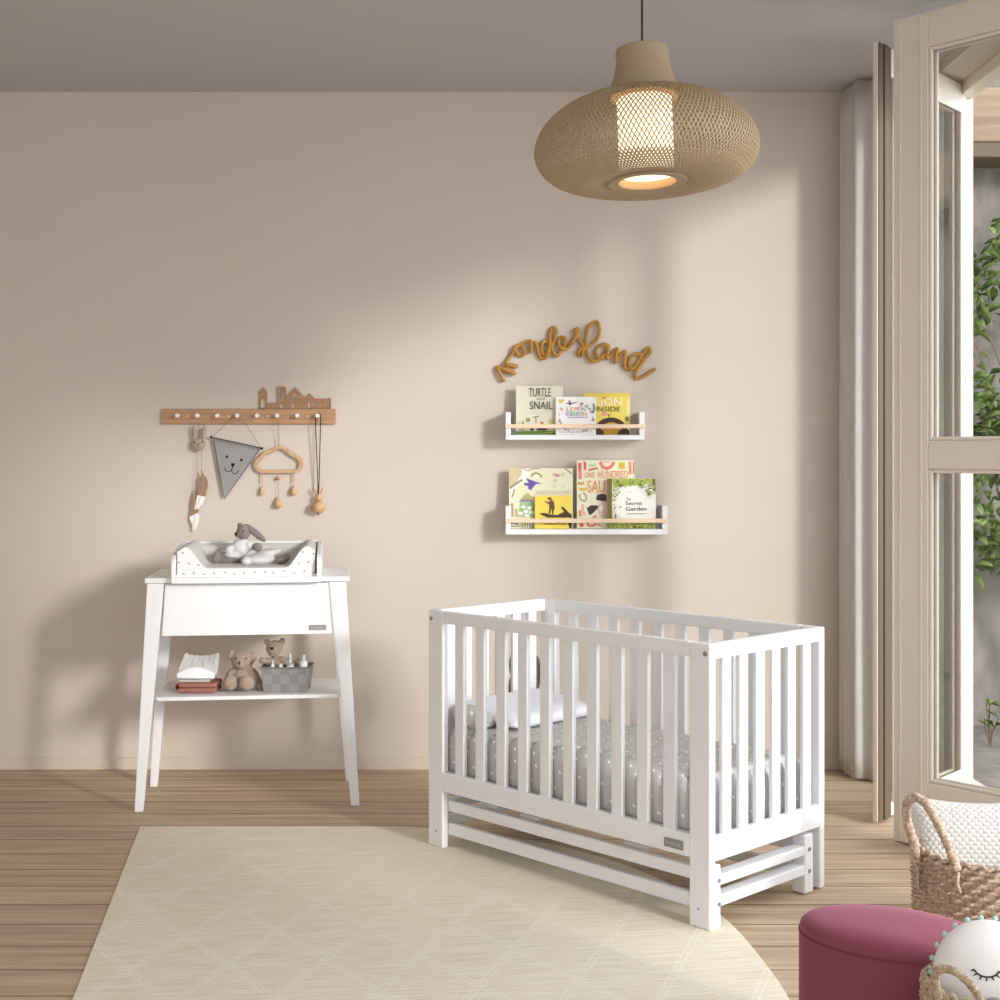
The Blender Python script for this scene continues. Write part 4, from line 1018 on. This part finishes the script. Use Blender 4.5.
L8([(100, 85), (100, 160)], 3.4, (226, 110, 100)); L8([(102, 160), (104, 250)], 3.2, (232, 130, 140)); L8([(152, 75), (152, 155)], 2.6, (222, 100, 100)); A.poly([o8(*p) for p in ((185, 100), (265, 90), (270, 125), (190, 130))], (196, 216, 160))
L8([(185, 160), (220, 150), (280, 140)], 1.8, (216, 110, 90)); L8([(305, 75), (320, 115), (350, 140), (390, 140), (425, 115), (445, 75)], 3.4, (234, 130, 112)); L8([(340, 75), (410, 75)], 1.5, (240, 180, 170))
A.poly([o8(*p) for p in ((485, 80), (550, 80), (555, 145), (490, 150))], (206, 200, 60)).poly([o8(*p) for p in ((505, 100), (535, 100), (535, 130), (505, 130))], (220, 160, 100)); L8([(605, 75), (605, 200)], 2.8, (236, 150, 110)); L8([(640, 75), (640, 200)], 1.2, (220, 110, 110))
L8([(80, 285), (110, 298), (140, 285)], 2.8, (230, 164, 84)); L8([(90, 345), (130, 355), (175, 340)], 2.8, (236, 180, 90)); L8([(100, 400), (95, 430), (115, 460), (150, 470), (165, 445), (160, 410), (135, 385)], 1.5, (190, 150, 120))
L8([(130, 500), (125, 560), (150, 610)], 2.6, (240, 170, 170)); L8([(100, 560), (105, 620)], 2.4, (226, 140, 70)); A.circ(*o8(115, 708), 2.2, 2.2, (236, 100, 100)); L8([(175, 685), (180, 715), (235, 718), (260, 690)], 2, (222, 120, 60)); L8([(270, 700), (320, 720)], 1.8, (226, 150, 130)); L8([(230, 630), (270, 615)], 2.6, (236, 140, 140))
A.poly([o8(*p) for p in ((258, 455), (275, 405), (320, 395), (372, 410), (378, 480), (300, 465))], (66, 54, 46)).poly([o8(*p) for p in ((168, 540), (210, 510), (280, 512), (280, 540), (235, 585), (195, 612))], (70, 58, 48)).circ(*o8(345, 550), 7, 8.5, (220, 196, 184)).circ(*o8(315, 540), 2.2, 3, (236, 226, 220))
L8([(260, 385), (310, 372), (375, 390)], 1.2, (240, 180, 150))
A.text('ONE', *o8(148, 175), *o8(252, 235), (238, 150, 96)).text('HUNDRED', *o8(285, 165), *o8(585, 240), (238, 146, 100)).text('SAUSAGES', *o8(178, 262), *o8(635, 385), (238, 148, 84)); A.done()
B5 = Book('small yellow picture book with a figure on a dark branch on the longer ledge', 535, 496, 572, 529, z2, DW - .105, .010, 6, (232, 208, 84), 0)
A = Art(B5)
def PD(pts, c): A.poly([o7(*p) for p in pts], c)
PD([(440, 595), (500, 592), (560, 610), (640, 615), (690, 590), (715, 580), (680, 540), (690, 520), (715, 535), (760, 585), (800, 610), (800, 645), (530, 645), (470, 620)], (72, 52, 38))
PD([(520, 440), (545, 420), (575, 425), (570, 445)], (30, 26, 24)); PD([(540, 445), (570, 440), (600, 470), (612, 540), (590, 560), (550, 545), (545, 500)], (112, 70, 48)); A.line([o7(*p) for p in ((548, 490), (500, 465))], 1.1, (30, 26, 24)).line([o7(*p) for p in ((560, 545), (548, 600))], 1.6, (30, 26, 24)).line([o7(*p) for p in ((590, 545), (585, 608))], 1.6, (30, 26, 24)).circ(*o7(552, 452), 1.2, 1.2, (190, 140, 100))
A.poly([o7(*p) for p in ((755, 705), (800, 700), (800, 770), (770, 760))], (40, 32, 36)).text('CRUSOE', *o7(490, 690), *o7(740, 725), (60, 46, 30)); A.done()
B7 = Book('square picture book with a leafy green border on the longer ledge', 607, 479, 656, 529, z2, DW - .102, .012, 5, (240, 238, 230), 0)
A = Art(B7); A.poly([(607, 479), (612.5, 479), (612, 500), (612.5, 529), (607, 529)], (120, 104, 48)).poly([(612, 479), (656, 479), (656, 483), (640, 486), (628, 486), (614, 489)], (172, 190, 90)).poly([(609, 523), (656, 522.5), (656, 529), (609, 529)], (140, 150, 60)).poly([(652.5, 479), (656, 479), (656, 494), (654, 490)], (130, 104, 60))
cols = [(150, 170, 70), (110, 130, 60), (190, 200, 90), (90, 96, 80), (160, 140, 70), (196, 206, 120)]
for k in range(420):
    a = R0.uniform(0, 2 * PI); rr = R0.uniform(.86, 1.35); x = 633.5 + 20.5 * rr * math.cos(a); y = 506 + 23 * rr * math.sin(a)
    if not (612 < x < 655.5 and 479.5 < y < 528.5): continue
    if 498 < y < 521 and 640 < x: continue
    b0 = R0.uniform(0, PI); L = R0.uniform(.5, 1.3); A.line([(x - L * math.cos(b0), y - L * math.sin(b0)), (x + L * math.cos(b0), y + L * math.sin(b0))], R0.uniform(.7, 1.3), cols[k % 6])
A.circ(620.3, 507.5, .9, .9, (190, 60, 60)).circ(630, 492.6, .8, .6, (140, 150, 140))
A.text('The', *o8(562, 430), *o8(610, 455), (60, 62, 58)).text('Secret', *o8(560, 468), *o8(722, 505), (56, 58, 54)).text('Garden', *o8(560, 522), *o8(766, 562), (56, 58, 54)); A.line([o8(565, 592), o8(765, 592)], .7, (150, 150, 140)); A.done()

# ------------------------------------------------------------------ cord lettering on the wall
a_ = [(158, 798), (118, 715), (82, 640), (100, 636), (170, 665), (256, 706), (262, 698), (195, 640), (200, 612), (286, 630), (288, 622), (215, 606), (182, 590), (188, 572), (225, 515), (262, 460), (272, 425), (305, 396), (345, 398), (380, 440), (382, 488), (340, 510), (302, 478), (280, 440), (300, 405), (350, 378), (430, 345), (456, 362), (458, 468), (456, 400), (490, 358), (522, 395), (545, 505), (580, 540), (640, 510), (668, 440), (640, 370), (608, 342), (578, 385), (572, 450), (598, 495), (640, 470), (664, 380), (664, 260), (690, 200), (722, 200), (735, 240), (716, 330), (690, 400), (705, 470), (742, 510), (790, 450), (836, 380), (832, 320), (795, 303), (762, 340), (770, 400), (808, 430), (850, 432), (905, 365)]
b2 = [(15, 372), (62, 300), (92, 235), (85, 208), (62, 225), (62, 265), (102, 335), (146, 410), (140, 475), (118, 508), (92, 490), (105, 450), (165, 415), (230, 392), (295, 325), (325, 235), (312, 152), (282, 132), (220, 178), (186, 250), (176, 380), (192, 490), (250, 568), (330, 548), (392, 478), (410, 410), (385, 378), (322, 402), (287, 460), (300, 515), (355, 528), (405, 470), (428, 392), (420, 470), (412, 535), (450, 515), (525, 428), (515, 500), (505, 580), (555, 510), (610, 458), (612, 540), (608, 630), (640, 655), (680, 655), (730, 620), (770, 560), (785, 500), (735, 486), (680, 520), (655, 590), (672, 650), (705, 650), (760, 570), (820, 470), (865, 425), (890, 435), (880, 480), (825, 550), (760, 650), (720, 720), (750, 760), (840, 722), (948, 650)]
pts = [(490 + x / 11.11, 310 + y / 11.11) for x, y in a_] + [(570 + x / 11.11, 310 + y / 11.11) for x, y in b2]
path = []
for i, (x, y) in enumerate(pts): path.append(Wp(x, y, .012 + .006 * (1 + math.sin(i * 1.7))))
sp_ = smoothpath(path, 5)
o = MB().tube(sp_, .0088, 9).build('word_sign', M_rope, org=Wp(577, 360, .012), smooth=180)
tag(o, 'mustard cord bent into the handwritten word wonderland on the wall', 'wall decoration')

# ------------------------------------------------------------------ pendant lamp
dl = 4.6; s = dl / F
lc = P(646, 147, dl)
lamp = thing('pendant_lamp', 'large flattened woven rattan pendant lamp hanging from the ceiling', 'lamp', lc)
LM = Matrix.Translation(lc) @ rotm('X', -3) @ rotm('Y', -2)
prof = smoothpath([Vector((r * s, 0, z * s)) for r, z in ((35, 52), (48, 50), (66, 45), (85, 36), (102, 21), (111, 3), (110, -13), (99, -27), (80, -35), (60, -38), (40, -34))], 12)
# resample by arc length
L = [0]
for a, b_ in zip(prof, prof[1:]): L.append(L[-1] + (b_ - a).length)
NR, NA = 46, 150
rows = []
for j in range(NR + 1):
    t_ = L[-1] * j / NR; i = max(k for k in range(len(L)) if L[k] <= t_ + 1e-9); i = min(i, len(prof) - 2)
    f = (t_ - L[i]) / max(1e-9, L[i + 1] - L[i]); rows.append(prof[i].lerp(prof[i + 1], f))
def lp(j, i2):
    a = PI * i2 / NA; r, z = rows[j].x, rows[j].z
    return LM @ Vector((r * math.cos(a), r * math.sin(a), z))
m = MB()
for j in range(1, NR):
    for i in range(NA):
        c2 = 2 * i + (j % 2)
        q = [lp(j, c2 - 1), lp(j + 1, c2), lp(j, c2 + 1), lp(j - 1, c2)]
        c = (q[0] + q[1] + q[2] + q[3]) / 4; hole = .74 if rows[j].z > -28 * s else .5
        qi = [c + (p - c) * hole for p in q]
        m.add(q + qi, [(k_, (k_ + 1) % 4, 4 + (k_ + 1) % 4, 4 + k_) for k_ in range(4)])
m.build('woven_shade', M_rattan, lamp, solid=.002, weld=.0002)
MB().lathe([(r * s, z * s) for r, z in ((25, 99), (26, 99), (27, 94), (26, 91), (27, 83), (30, 71), (34, 59), (36, 51), (34.5, 50), (32, 59), (28, 71), (25, 83), (24, 99))], 48, LM, caps=False).build('neck', M_rattan2, lamp, smooth=50)
MB().lathe([(.002, 98 * s), (25 * s, 98 * s), (25 * s, 96 * s), (.002, 96 * s)], 32, LM).build('neck_lid', M_rattan2, lamp)
MB().lathe([(r * s, z * s) for r, z in ((40, -35), (39, -37), (29, -36), (28, -34), (28, -28), (30, -28), (30, -33), (38, -34))], 48, LM, caps=False).build('bottom_ring', M_rattan2, lamp, smooth=50)
MB().lathe([(r * s, z * s) for r, z in ((27.5, -28), (27.5, 48))], 40, LM, caps=False).build('diffuser', emit_mat('lit_diffuser', (255, 238, 205), 1.1), lamp, smooth=60)
MB().ell(LM @ Vector((0, 0, 5 * s)), .045).build('bulb', emit_mat('lit_bulb', (255, 236, 200), 3.0), lamp, smooth=180)
tp = LM @ Vector((0, 0, 98 * s))
MB().tube([tp, (tp.x, tp.y, CEIL)], .0035, 8).build('cord', M_blackcord, lamp, smooth=60)
MB().lathe([(.05, 0), (.05, -.02), (.01, -.03)], 24, Matrix.Translation((tp.x, tp.y, CEIL - .0005))).build('ceiling_rose', M_blackcord, lamp, smooth=40)

# ------------------------------------------------------------------ pouf
pc = Vector((.935, 3.285, 0)); pf = thing('pouf', 'oval rose pink velvet pouf on the plank floor', 'pouf', pc, math.radians(-28))
PA, PB, PH = .222, .158, .372
def oval(prof, n=72):
    vs = []
    for r, z in prof:
        for k in range(n):
            a = 2 * PI * k / n; vs.append(Vector(((PA + r) * math.cos(a) if PA + r > 0 else 0, (PB + r) * math.sin(a) if PB + r > 0 else 0, z)))
    return vs
def oval_lathe(prof, name, mt, scale_to_center=False):
    n = 72; vs = []
    for kx, dz in prof:
        for k in range(n):
            a = 2 * PI * k / n; vs.append(Vector((PA * kx * math.cos(a), PB * kx * math.sin(a), dz)))
    m = len(prof); fs = [(i * n + k, i * n + (k + 1) % n, (i + 1) * n + (k + 1) % n, (i + 1) * n + k) for i in range(m - 1) for k in range(n)] + [tuple(range(n))[::-1], tuple(range((m - 1) * n, m * n))]
    return MB().add(vs, fs).build(name, mt, pf, local=True, smooth=50)
oval_lathe([(.8, 0), (.93, .008), (.985, .03), (1.0, .07), (1.005, .2), (1.003, PH - .028), (.997, PH - .0218)], 'side', M_velvet)
oval_lathe([(.996, PH - .0212), (1.0, PH - .016), (.985, PH - .004), (.93, PH + .006), (.8, PH + .012), (.5, PH + .015), (.2, PH + .016), (.02, PH + .016)], 'seat_top', M_velvet)
m = MB().tube([(PA * 1.002 * math.cos(2 * PI * k / 72), PB * 1.002 * math.sin(2 * PI * k / 72), PH - .0215) for k in range(72)], .0016, 6, closed=True); m.build('seam', mat('velvet_seam', (112, 52, 66), .9), pf, local=True, smooth=180)

# ------------------------------------------------------------------ baskets
def weave_basket(name, label, c, ra, rb, h, rows_, strands, mt, amp, flare=1.04, rz=0):
    t_ = thing(name, label, 'basket', c, rz)
    per = rows_ * 6; na = strands * 8
    def f(u, v):
        a = u * 2 * PI; rr = v * rows_
        k = math.floor(min(rr, rows_ - 1e-6)); ph = rr - k
        d_ = amp * math.sin(PI * ph) * (.45 + .55 * math.cos(a * strands + PI * (k % 2))) + amp * .25 * math.sin(PI * ph)
        sc_ = (1 + (flare - 1) * v) * (1 - .12 * max(0, .1 - v) / .1)
        zz = v * h + .004 * math.sin(a * strands + PI * (k % 2))
        return Vector(((ra * sc_ + d_) * math.cos(a), (rb * sc_ + d_) * math.sin(a), max(0, zz)))
    m = MB().grid(f, na, per, wrapu=True)
    m.grid(lambda u, v: Vector(((ra * (1 + (flare - 1) * (1 - v)) - .012) * math.cos(u * 2 * PI), (rb * (1 + (flare - 1) * (1 - v)) - .012) * math.sin(u * 2 * PI), h - .001 - v * (h - .01))), 64, 4, wrapu=True)
    m.add([Vector((ra * .9 * math.cos(k * PI / 16), rb * .9 * math.sin(k * PI / 16), .006)) for k in range(32)], [tuple(range(32))])
    m.build('basket_body', mt, t_, local=True, smooth=180)
    rim = MB(); ns = strands
    pts_ = []
    for i in range(ns * 6):
        a = 2 * PI * i / (ns * 6); e = abs(math.sin(a * ns / 2)) ; rr = (1, 1)
        pts_.append(Vector(((ra * flare - .004 + .004 * math.cos(a * ns)) * math.cos(a), (rb * flare - .004 + .004 * math.cos(a * ns)) * math.sin(a), h + .009 * e)))
    rim.tube(pts_, .0075, 8, closed=True); rim.build('rim', mt, t_, local=True, smooth=180)
    return t_
def handle(t_, pts_, r, mt):
    sp2 = smoothpath(pts_, 14)
    m = MB().tube(sp2, r, 14, mod=lambda i, a: 1 + .1 * math.sin(i * 1.9 + a) + .05 * math.sin(i * .7 - 2 * a)); return m.build('handle', mt, t_, local=True, smooth=180)
bc = Vector((1.515, 4.2, 0)); RA = .235; BH = .298
big = weave_basket('storage_basket', 'big seagrass basket with arched handles holding a white cushion', bc, RA, RA, BH, 16, 34, M_straw, .013)
def bl_(px, py, d): return P(px, py, d) - bc
handle(big, [bl_(919, 872, 4.17), bl_(914.5, 846, 4.15), bl_(907, 820, 4.12), bl_(907, 803, 4.10), bl_(915, 797.5, 4.08), bl_(927, 805, 4.05), bl_(940, 828, 4.01), bl_(950, 850, 3.99), bl_(957, 870, 3.985)], .0135, M_straw)
m = MB().tube([bl_(918, 868, 4.155), bl_(917, 880, 4.15), bl_(919, 890, 4.145)], .007, 8).tube([bl_(958, 872, 3.97), bl_(957, 884, 3.965), bl_(960, 893, 3.96)], .006, 8); m.build('handle_knot', M_straw, big, local=True, smooth=180)
# woven cushion standing in the big basket
def weave(u, v):
    k1, k2 = 20, 34
    a, b_ = u * k1, v * k2
    ck_ = (math.floor(a) + math.floor(b_)) % 2
    fa, fb = a % 1, b_ % 1
    if (math.floor(b_) % 2) == 1: fa = (a + .5) % 1
    return .005 * (math.sin(PI * fa) ** .5) * (math.sin(PI * fb) ** .5)
R = Matrix.Rotation(math.radians(-12), 4, 'Z') @ Matrix.Rotation(math.radians(66), 4, 'X') @ Matrix.Rotation(math.radians(2), 4, 'Z')
cc = P(983, 866, 4.26)
cu = cushion(MB(), cc.x, cc.y, cc.z, .218, .218, .06, R, n=170, pw=.5, weave=weave, pinch=.13)
o = cu.build('cushion', M_weave, org=cc, smooth=180, weld=.0004)
tag(o, 'white basket-weave cushion standing in the big seagrass basket', 'cushion')
# small basket and the round cushion with sleeping eyes
sc0 = Vector((1.045, 2.92, 0)); SB = .145; SH = .375
small = weave_basket('storage_basket', 'smaller pale seagrass basket beside the pouf holding a round cushion', sc0, SB, SB, SH, 24, 26, M_straw2, .006, 1.0)
def sl_(px, py, d): return P(px, py, d) - sc0
handle(small, [sl_(938.5, 998, 2.84), sl_(936, 985, 2.83), sl_(936.5, 972, 2.82), sl_(944, 968.5, 2.80), sl_(956, 972, 2.79), sl_(968, 982, 2.775), sl_(977, 994, 2.77), sl_(984, 1008, 2.77)], .0085, M_straw2)
ec = P(990, 977, 2.93)
eye = thing('round_cushion', 'round white cushion with closed lashes and mint pompoms in the smaller basket', 'cushion', ec)
CR = .116
EM = Matrix.Translation(ec) @ Matrix.Rotation(math.radians(-14), 4, 'Z') @ Matrix.Rotation(math.radians(-22), 4, 'X') @ Matrix.Rotation(math.radians(0), 4, 'Y')
def disc(sg):
    def f(u, v):
        r = CR * math.sin(v * PI / 2); a = u * 2 * PI
        th = .062 * math.cos(v * PI / 2) ** .8 if v < 1 else 0
        wr = .0016 * math.sin(a * 13) * (v ** 4)
        return EM @ Vector((r * math.cos(a), sg * (th + wr), r * math.sin(a)))
    return f
m = MB().grid(disc(-1), 64, 14, wrapu=True).grid(disc(1), 64, 14, wrapu=True)
m.build('body', mat('white_velour', (232, 230, 228), .9, .02, 12, .08, 300, sheen=.2), eye, smooth=180, weld=.0005)
for k in range(26):
    a = 2 * PI * k / 26
    q = EM @ Vector(((CR + .004) * math.cos(a), .0 + .004 * math.sin(k * 2.3), (CR + .004) * math.sin(a)))
    MB().ell(q, .0062, n=10, k=7).build('pompom', M_mint, eye, smooth=180)
EZ = .012
def face(x, z):
    r = math.hypot(x, z); v = math.asin(min(1, r / CR)) / (PI / 2)
    return EM @ Vector((x, -.062 * math.cos(v * PI / 2) ** .8 - .0006, z))
for ex in (-.012, .066):
    m = MB(); arc = [face(ex + .024 * math.cos(PI + PI * (.06 + .88 * k / 12)), EZ + .015 * math.sin(PI + PI * (.06 + .88 * k / 12))) for k in range(13)]
    m.tube(arc, .0018, 6)
    for k in range(0, 13, 2):
        a = PI + PI * (.06 + .88 * k / 12); m.tube([face(ex + .024 * math.cos(a), EZ + .015 * math.sin(a)), face(ex + .032 * math.cos(a), EZ + .024 * math.sin(a))], [.0026, .0008], 5)
    m.build('closed_eye', mat('dark_stitch', (60, 58, 60), .8), eye, smooth=60)
m = MB(); m.ell(face(.0, -.05), (.016, .004, .012), Matrix.Rotation(math.radians(20), 4, 'X')); m.build('cheek', mat('grey_patch', (170, 168, 170), .9), eye, smooth=180)

# ------------------------------------------------------------------ light and camera
su = bpy.data.lights.new('sun', 'SUN'); su.energy = 1.8; su.angle = math.radians(8); su.color = (1.0, .98, .94)
so = bpy.data.objects.new('sun', su); COL.objects.link(so); so.location = (6, 0, 5)
dirv = Vector((-.9, 1.0, -.36)); so.rotation_euler = dirv.to_track_quat('-Z', 'Y').to_euler()
wd = bpy.data.worlds.new('sky'); SC.world = wd; wd.use_nodes = True
bg = wd.node_tree.nodes['Background']; bg.inputs[0].default_value = (.94, .98, 1.04, 1)
wt = wd.node_tree; tc = wt.nodes.new('ShaderNodeTexCoord'); dp = wt.nodes.new('ShaderNodeVectorMath'); dp.operation = 'DOT_PRODUCT'
dp.inputs[1].default_value = Vector((1, -.3, .45)).normalized(); wt.links.new(tc.outputs['Generated'], dp.inputs[0])
mr = wt.nodes.new('ShaderNodeMapRange'); mr.inputs['From Min'].default_value = -.1; mr.inputs['From Max'].default_value = 1; mr.inputs['To Min'].default_value = SKY0; mr.inputs['To Max'].default_value = SKY1; mr.interpolation_type = 'SMOOTHSTEP'
wt.links.new(dp.outputs['Value'], mr.inputs['Value']); wt.links.new(mr.outputs[0], bg.inputs[1])
cam = bpy.data.cameras.new('camera'); cam.sensor_width = 36; cam.lens = 36 * F / 1000; cam.shift_y = -(500 - CY) / 1000; cam.clip_end = 200
ca = bpy.data.objects.new('camera', cam); COL.objects.link(ca); ca.location = (0, 0, EYE); ca.rotation_euler = (PI / 2, 0, 0)
SC.camera = ca
SC.view_settings.view_transform = 'Standard'; SC.view_settings.look = 'None'; SC.view_settings.exposure = 0.3; SC.view_settings.gamma = 1.0
SC.view_settings.use_curve_mapping = False
SC.cycles.use_denoising = True
SC.cycles.max_bounces = 10; SC.cycles.diffuse_bounces = 6; SC.cycles.transparent_max_bounces = 16
SC.cycles.caustics_reflective = False; SC.cycles.caustics_refractive = False
